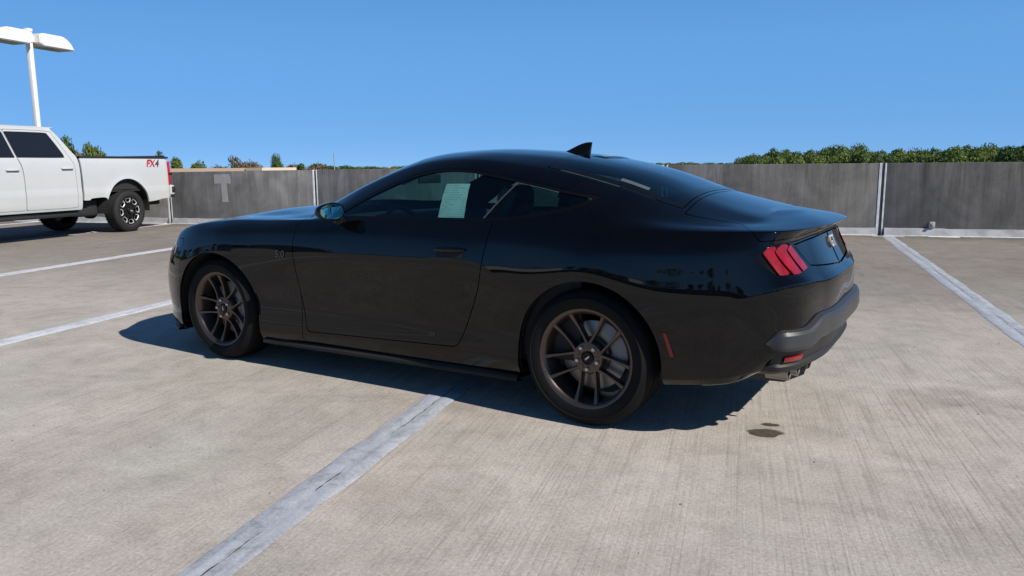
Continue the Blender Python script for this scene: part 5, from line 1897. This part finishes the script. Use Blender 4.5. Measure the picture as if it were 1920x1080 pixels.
def tout(name, fs, mat, parent=truck, sides="both", **kw):
    if sides == "both":
        V, F, N = TS.extract(fs, both=True, **kw)
    else:
        V, F, N = TS.extract(fs, mirror=(sides == "right"), **kw)
    return part(name, V, F, mat, parent, smooth=True, normals=N)
cab = tout("cab", cab_f, M_WHITE, rim=0.02)
for sd_ in ("left", "right"):
    s = -1 if sd_ == "left" else 1
    bs = tout("bed_side", bed_f, M_WHITE, sides=sd_, rim=0.03)
    for fs, wfs, hx, hz in ((dr_f, wr_f, -1.42, 1.285), (df_f, wf_f, -2.55, 1.262)):
        d_ = tout("door", fs, M_WHITE, sides=sd_, rim=0.015)
        tout("window", wfs, M_TGLASS, d_, sides=sd_, off=-0.008)
        V, F = [], []
        for i, x in enumerate(np.linspace(hx - 0.13, hx + 0.13, 10)):
            t = i / 9
            k = math.sin(math.pi * min(max(t, 0.05), 0.95)) ** 0.4
            for (dz, o) in ((0.022, -0.002), (0.018, 0.02), (0.0, 0.034), (-0.016, 0.022), (-0.02, -0.002)):
                V.append((x, s * (0.992 + o * k), hz + dz * k))
        for i in range(9):
            for q in range(4):
                F.append((5 * i + q, 5 * i + q + 1, 5 * i + q + 6, 5 * i + q + 5))
        part("handle", V, F, M_WHITE, d_, smooth=True)
        box_part("handle_shade", (hx - 0.12, hx + 0.12, s * 0.995 - 0.004, s * 0.995 + 0.004, hz - 0.034, hz - 0.021), M_DGREY, d_)  # thin dark strip: the shadow below the handle, put in as colour
    # running board
    box_part("running_board", (-3.55, -1.15, min(s * 0.80, s * 1.03), max(s * 0.80, s * 1.03), 0.405, 0.465), M_TBLACK, truck, bevel=0.02)
    # bed rail cap
    box_part("rail_cap", (-1.10, 1.27, min(s * 0.90, s * 0.978), max(s * 0.90, s * 0.978), 1.485, 1.520), M_TBLACK, truck, bevel=0.012)
    # inner bed wall
    box_part("bed_wall", (-1.08, 1.26, min(s * 0.86, s * 0.90), max(s * 0.86, s * 0.90), 0.85, 1.49), M_TFRAME, truck)
    # tail lamp
    V, F = [], []
    prof = [(1.205, 0.985), (1.245, 0.992), (1.285, 0.978), (1.315, 0.945), (1.325, 0.88), (1.325, 0.80)]
    zz = [0.93, 0.95, 1.10, 1.17, 1.19, 1.36, 1.415, 1.425]
    for z in zz:
        dx = 0.03 * (z - 1.42)
        for (x, d) in prof:
            sh = 0.006 if z in (0.93, 1.425) else 0.0
            V.append((x - dx * 0.6 - sh, s * (d + 0.008 - sh), z))
    for i in range(len(zz) - 1):
        for q in range(5):
            F.append((6 * i + q, 6 * i + q + 1, 6 * i + q + 7, 6 * i + q + 6))
    tl = part("tail_light", V, F, M_TRED, truck, smooth=True)
    box_part("dark_band", (1.215, 1.334, min(s * 0.80, s * 1.0), max(s * 0.80, s * 1.0), 1.125, 1.185), plain("smoked_lens", (0.05, 0.004, 0.006), 0.15), tl, bevel=0.012)
    # wheel arch liners
    for cx in (0.02, -WB):
        V, F = [], []
        n = 26
        for k in range(n + 1):
            a = RAD(-10 + 200 * k / n)
            for (dd, rr) in ((0.985, ARC), (0.55, ARC + 0.02), (0.55, 0.05)):
                V.append((cx + rr * math.cos(a), s * dd, 0.50 + rr * math.sin(a)))
        for k in range(n):
            for q in range(2):
                F.append((3 * k + q, 3 * k + q + 1, 3 * k + q + 4, 3 * k + q + 3))
        part("wheelhouse", V, F, M_TFRAME, truck)
    # door mirror
    bm = bmesh.new()
    add_box(bm, -3.62, -3.46, min(s * 1.12, s * 1.34), max(s * 1.12, s * 1.34), 1.46, 1.80, bevel=0.05, seg=3)
    add_box(bm, -3.58, -3.50, min(s * 0.95, s * 1.14), max(s * 0.95, s * 1.14), 1.52, 1.57, bevel=0.015)
    bm_part("side_mirror", bm, M_TBLACK, truck, smooth=True, angle=40)
# off-road lettering on the left bed side
bs = [o for o in truck.children if o.name.startswith("bed_side")]
def decal(txt, x, mat, idx, s):
    me = text_mesh(txt, 0.215, 0.0015, mat, 0.25, 0.92)
    o = mesh_obj("decal", me, bs[idx])
    o.location = (x * 1.0, s * 0.9955, 1.375)
    o.rotation_euler = (RAD(87), 0, 0) if s < 0 else (RAD(87), 0, math.pi)
decal("FX", 0.70, M_DRED, 0, -1)
decal("4", 0.885, M_DGREY, 0, -1)

# roof and cab shell
def grid_part(name, fn, nu, nv, mat, parent, smooth=True):
    V = [fn(i / nu, j / nv) for i in range(nu + 1) for j in range(nv + 1)]
    F = [(i * (nv + 1) + j, (i + 1) * (nv + 1) + j, (i + 1) * (nv + 1) + j + 1, i * (nv + 1) + j + 1) for i in range(nu) for j in range(nv)]
    return part(name, V, F, mat, parent, smooth)
def roof_fn(u, v):
    x = -3.25 + (-1.52 + 3.25) * u
    y = -0.77 + 1.54 * v
    e = min(u, 1 - u) / 0.08
    k = (1 - min(1, e)) ** 2
    w = 1 - (abs(y) / 0.77) ** 4
    return (x, y, 2.012 + 0.055 * w * (1 - k) - 0.02 * k)
grid_part("roof", roof_fn, 24, 24, M_WHITE, truck)
# rear wall of the cab with its window
def back_fn(u, v):
    z = 0.85 + (2.02 - 0.85) * v
    x = np.interp(z, [0.85, 1.46, 1.60, 1.90, 2.02], [-1.15, -1.155, -1.235, -1.44, -1.54])
    d = np.interp(z, [0.85, 1.4, 1.53, 2.02], [0.985, 0.96, 0.925, 0.765])
    return (float(x) + 0.02 * (1 - (2 * u - 1) ** 2), float(d) * (2 * u - 1), z)
cb = grid_part("cab_back", back_fn, 16, 24, M_WHITE, truck)
def bw_fn(u, v):
    p = back_fn(0.14 + 0.72 * u, 0.56 + 0.36 * v)
    return (p[0] + 0.006, p[1], p[2])
grid_part("rear_window", bw_fn, 10, 8, M_TGLASS, cb)
# windscreen, hood, grille block
def ws_fn(u, v):
    y = -0.90 + 1.80 * u
    k = 1 - 0.15 * v
    return (-4.10 + 0.83 * v - 0.12 * (1 - (2 * u - 1) ** 2) * (1 - 0.5 * v), y * k, 1.42 + 0.60 * v)
grid_part("windshield", ws_fn, 12, 10, M_TGLASS, truck)
def hood_fn(u, v):
    x = -5.55 + 1.50 * u
    y = -0.98 + 1.96 * v
    e = (abs(y) / 0.98) ** 5
    return (x, y, 1.36 + 0.06 * u + 0.05 * (1 - e) - 0.10 * max(0, (0.12 - u) / 0.12) ** 2 - 0.04 * e)
grid_part("hood", hood_fn, 16, 20, M_WHITE, truck)
for s in (-1, 1):
    bm = bmesh.new()
    add_box(bm, -5.55, -4.93, min(s * 0.90, s * 0.985), max(s * 0.90, s * 0.985), 0.72, 1.36, bevel=0.03)
    bm_part("front_fender", bm, M_WHITE, truck, smooth=True, angle=40)
    box_part("headlight", (-5.60, -5.50, min(s * 0.62, s * 0.96), max(s * 0.62, s * 0.96), 0.95, 1.25), M_HEAD, truck, bevel=0.03)
gr = box_part("grille", (-5.58, -5.50, -0.62, 0.62, 0.86, 1.32), M_TBLACK, truck, bevel=0.03)
for k in range(4):
    box_part("grille_bar", (-5.62, -5.57, -0.60, 0.60, 0.92 + 0.1 * k, 0.96 + 0.1 * k), M_CHROME, gr, bevel=0.008)
box_part("front_bumper", (-5.72, -5.50, -0.99, 0.99, 0.55, 0.82), M_CHROME, truck, bevel=0.05, seg=3)
# tailgate, bed floor, rear bumper, frame, exhaust, tank
tg = box_part("tailgate", (1.235, 1.285, -0.80, 0.80, 0.87, 1.49), M_WHITE, truck, bevel=0.02)
box_part("gate_handle", (1.283, 1.30, -0.14, 0.14, 1.30, 1.37), M_TBLACK, tg, bevel=0.006)
box_part("gate_cap", (1.215, 1.315, -0.86, 0.86, 1.485, 1.545), M_TBLACK, tg, bevel=0.015)
box_part("bed_floor", (-1.08, 1.25, -0.90, 0.90, 0.82, 0.86), M_TFRAME, truck)
rbp = box_part("rear_bumper", (1.275, 1.43, -0.955, 0.955, 0.70, 0.915), M_WHITE, truck, bevel=0.03, seg=3)
box_part("step_pad", (1.23, 1.465, -0.93, 0.93, 0.645, 0.712), M_TBLACK, rbp, bevel=0.02)
box_part("corner_pad", (1.33, 1.446, -0.962, -0.60, 0.74, 0.885), M_TBLACK, rbp, bevel=0.02)
bm = bmesh.new()
for s in (-1, 1):
    add_box(bm, -5.3, 1.25, s * 0.45 - 0.05, s * 0.45 + 0.05, 0.55, 0.72)
add_box(bm, -5.0, -1.15, -0.88, 0.88, 0.47, 0.56)
bm_part("frame", bm, M_TFRAME, truck)
bm = bmesh.new()
add_box(bm, -1.05, -0.60, -0.82, -0.50, 0.36, 0.70, bevel=0.06, seg=3)
bm_part("fuel_tank", bm, M_TFRAME, truck, smooth=True, angle=40)
bm = bmesh.new()
add_box(bm, 0.70, 1.22, -0.72, 0.72, 0.50, 0.60, bevel=0.03)
bm_part("spare_carrier", bm, M_TFRAME, truck, smooth=True, angle=40)
for x in (0.0, -WB):
    V, F = tube([(x, -0.85, TW_Z), (x, 0.85, TW_Z)], 0.06, 10)
    part("axle", V, F, M_TFRAME, truck, smooth=True)
    V, F = lathe([(-0.14, 0.001), (-0.14, 0.10), (-0.05, 0.17), (0.05, 0.17), (0.14, 0.10), (0.14, 0.001)], 20)
    o = part("differential", V, F, M_TFRAME, truck, smooth=True)
    o.location = (x, 0, TW_Z)

# wheels: eight-window black alloys with machined edges
def t_tyre():
    h, R = 0.14, TW_R
    pr = [(-h + 0.015, 0.280), (-h + 0.0, 0.296), (-h - 0.008, 0.322), (-h - 0.006, 0.345), (-h + 0.002, 0.385), (-h + 0.022, 0.408), (-h + 0.05, 0.418),
          (-0.06, R - 0.002), (-0.058, R - 0.014), (-0.045, R - 0.014), (-0.043, R), (-0.008, R), (-0.006, R - 0.013), (0.006, R - 0.013), (0.008, R), (0.043, R), (0.045, R - 0.014), (0.058, R - 0.014), (0.06, R - 0.002),
          (h - 0.05, 0.418), (h - 0.022, 0.408), (h - 0.002, 0.385), (h + 0.006, 0.345), (h + 0.008, 0.322), (h, 0.296), (h - 0.015, 0.280)]
    V, F = lathe(pr, 64)
    # tread blocks on the shoulder
    b = len(V)
    for k in range(48):
        a0, a1 = 2 * math.pi * k / 48, 2 * math.pi * (k + 0.6) / 48
        for sgn in (-1, 1):
            b = len(V)
            for a in (a0, a1):
                for (y, r) in ((-h + 0.012, 0.404), (-h + 0.014, 0.416), (-h + 0.05, 0.4275), (-0.075, 0.4275)):
                    V.append((r * math.cos(a), sgn * -y * -1, r * math.sin(a)))
            F += [(b, b + 1, b + 5, b + 4), (b + 1, b + 2, b + 6, b + 5), (b + 2, b + 3, b + 7, b + 6)]
            F += [(b, b + 3, b + 2, b + 1), (b + 4, b + 5, b + 6, b + 7)]
    me = make_mesh("tyre", V, F, plain("truck_rubber", (0.013, 0.013, 0.013), 0.8, var=0.2), smooth=True)
    me.set_sharp_from_angle(angle=RAD(40))
    return me
def t_rim():
    V, F = lathe([(-0.09, 0.235), (-0.118, 0.242), (-0.128, 0.250), (-0.128, 0.258), (-0.115, 0.262), (-0.10, 0.25)], 56)
    for pr in ([(-0.10, 0.238), (-0.03, 0.228), (0.10, 0.235)], [(-0.02, 0.10), (-0.09, 0.105), (-0.115, 0.098), (-0.122, 0.080), (-0.122, 0.062), (-0.150, 0.058), (-0.158, 0.050), (-0.158, 0.0001)], [(-0.01, 0.0001), (-0.01, 0.236)]):
        v2, f2 = lathe(pr, 56)
        b = len(V); V += v2; F += [tuple(i + b for i in f) for f in f2]
    for p in range(8):
        th = 2 * math.pi * p / 8
        c, s = math.cos(th), math.sin(th)
        b = len(V)
        for (r, w, y) in ((0.085, 0.042, -0.112), (0.16, 0.034, -0.098), (0.215, 0.046, -0.108), (0.243, 0.070, -0.118)):
            for (q, dep) in ((-1, 0.05), (-0.8, 0), (0.8, 0), (1, 0.05)):
                V.append((c * r - s * q * w, y + dep, s * r + c * q * w))
        for k in range(3):
            for q in range(3):
                F.append((b + 4 * k + q, b + 4 * k + q + 1, b + 4 * k + q + 5, b + 4 * k + q + 4))
    me = make_mesh("rim", V, F, plain("black_alloy", (0.014, 0.014, 0.015), 0.25, metal=0.3), smooth=True)
    me.set_sharp_from_angle(angle=RAD(35))
    return me
def t_edges():
    """machined bright frames round the eight windows"""
    V, F = [], []
    for p in range(8):
        th = 2 * math.pi * (p + 0.5) / 8
        loop = [(0.150, -0.030), (0.178, -0.058), (0.222, -0.060), (0.232, 0.0), (0.222, 0.060), (0.178, 0.058), (0.150, 0.030)]
        pts = []
        c, s = math.cos(th), math.sin(th)
        for (r, t) in loop:
            pts.append(((c * r - s * t), -0.116 - 0.006 * (r > 0.2), (s * r + c * t)))
        n = len(pts)
        cen = np.mean(np.array(pts), 0)
        b = len(V)
        for q in pts:
            o = np.array(q); i = cen + (o - cen) * 0.74
            V += [tuple(o), (i[0], o[1] + 0.008, i[2])]
        for k in range(n):
            F.append((b + 2 * k, b + 2 * ((k + 1) % n), b + 2 * ((k + 1) % n) + 1, b + 2 * k + 1))
    return make_mesh("machined_edge", V, F, M_TALLOY)
ME_TT, ME_TR, ME_TE = t_tyre(), t_rim(), t_edges()
ME_TC = lathe_mesh("hub_cap", [(-0.150, 0.058), (-0.163, 0.054), (-0.166, 0.040), (-0.1665, 0.0001)], 24, plain("hub_black", (0.012, 0.012, 0.012), 0.3))
ME_TCM = make_mesh("cap_mark", [(-0.030, -0.168, -0.008), (0.030, -0.168, -0.008), (0.030, -0.168, 0.008), (-0.030, -0.168, 0.008)], [(0, 1, 2, 3)], M_TALLOY)
for x in (0.04, -WB):
    for s in (-1, 1):
        w = empty("wheel", (x, s * 0.855, TW_Z), 0, truck)
        w.rotation_euler = (0, RAD(17), 0) if s < 0 else (0, RAD(17), math.pi)
        mesh_obj("tyre", ME_TT, w)
        for nm, me in (("rim", ME_TR), ("machined_edge", ME_TE), ("hub_cap", ME_TC), ("cap_mark", ME_TCM)):
            mesh_obj(nm, me, w).scale = (1.14, 1.0, 1.14)
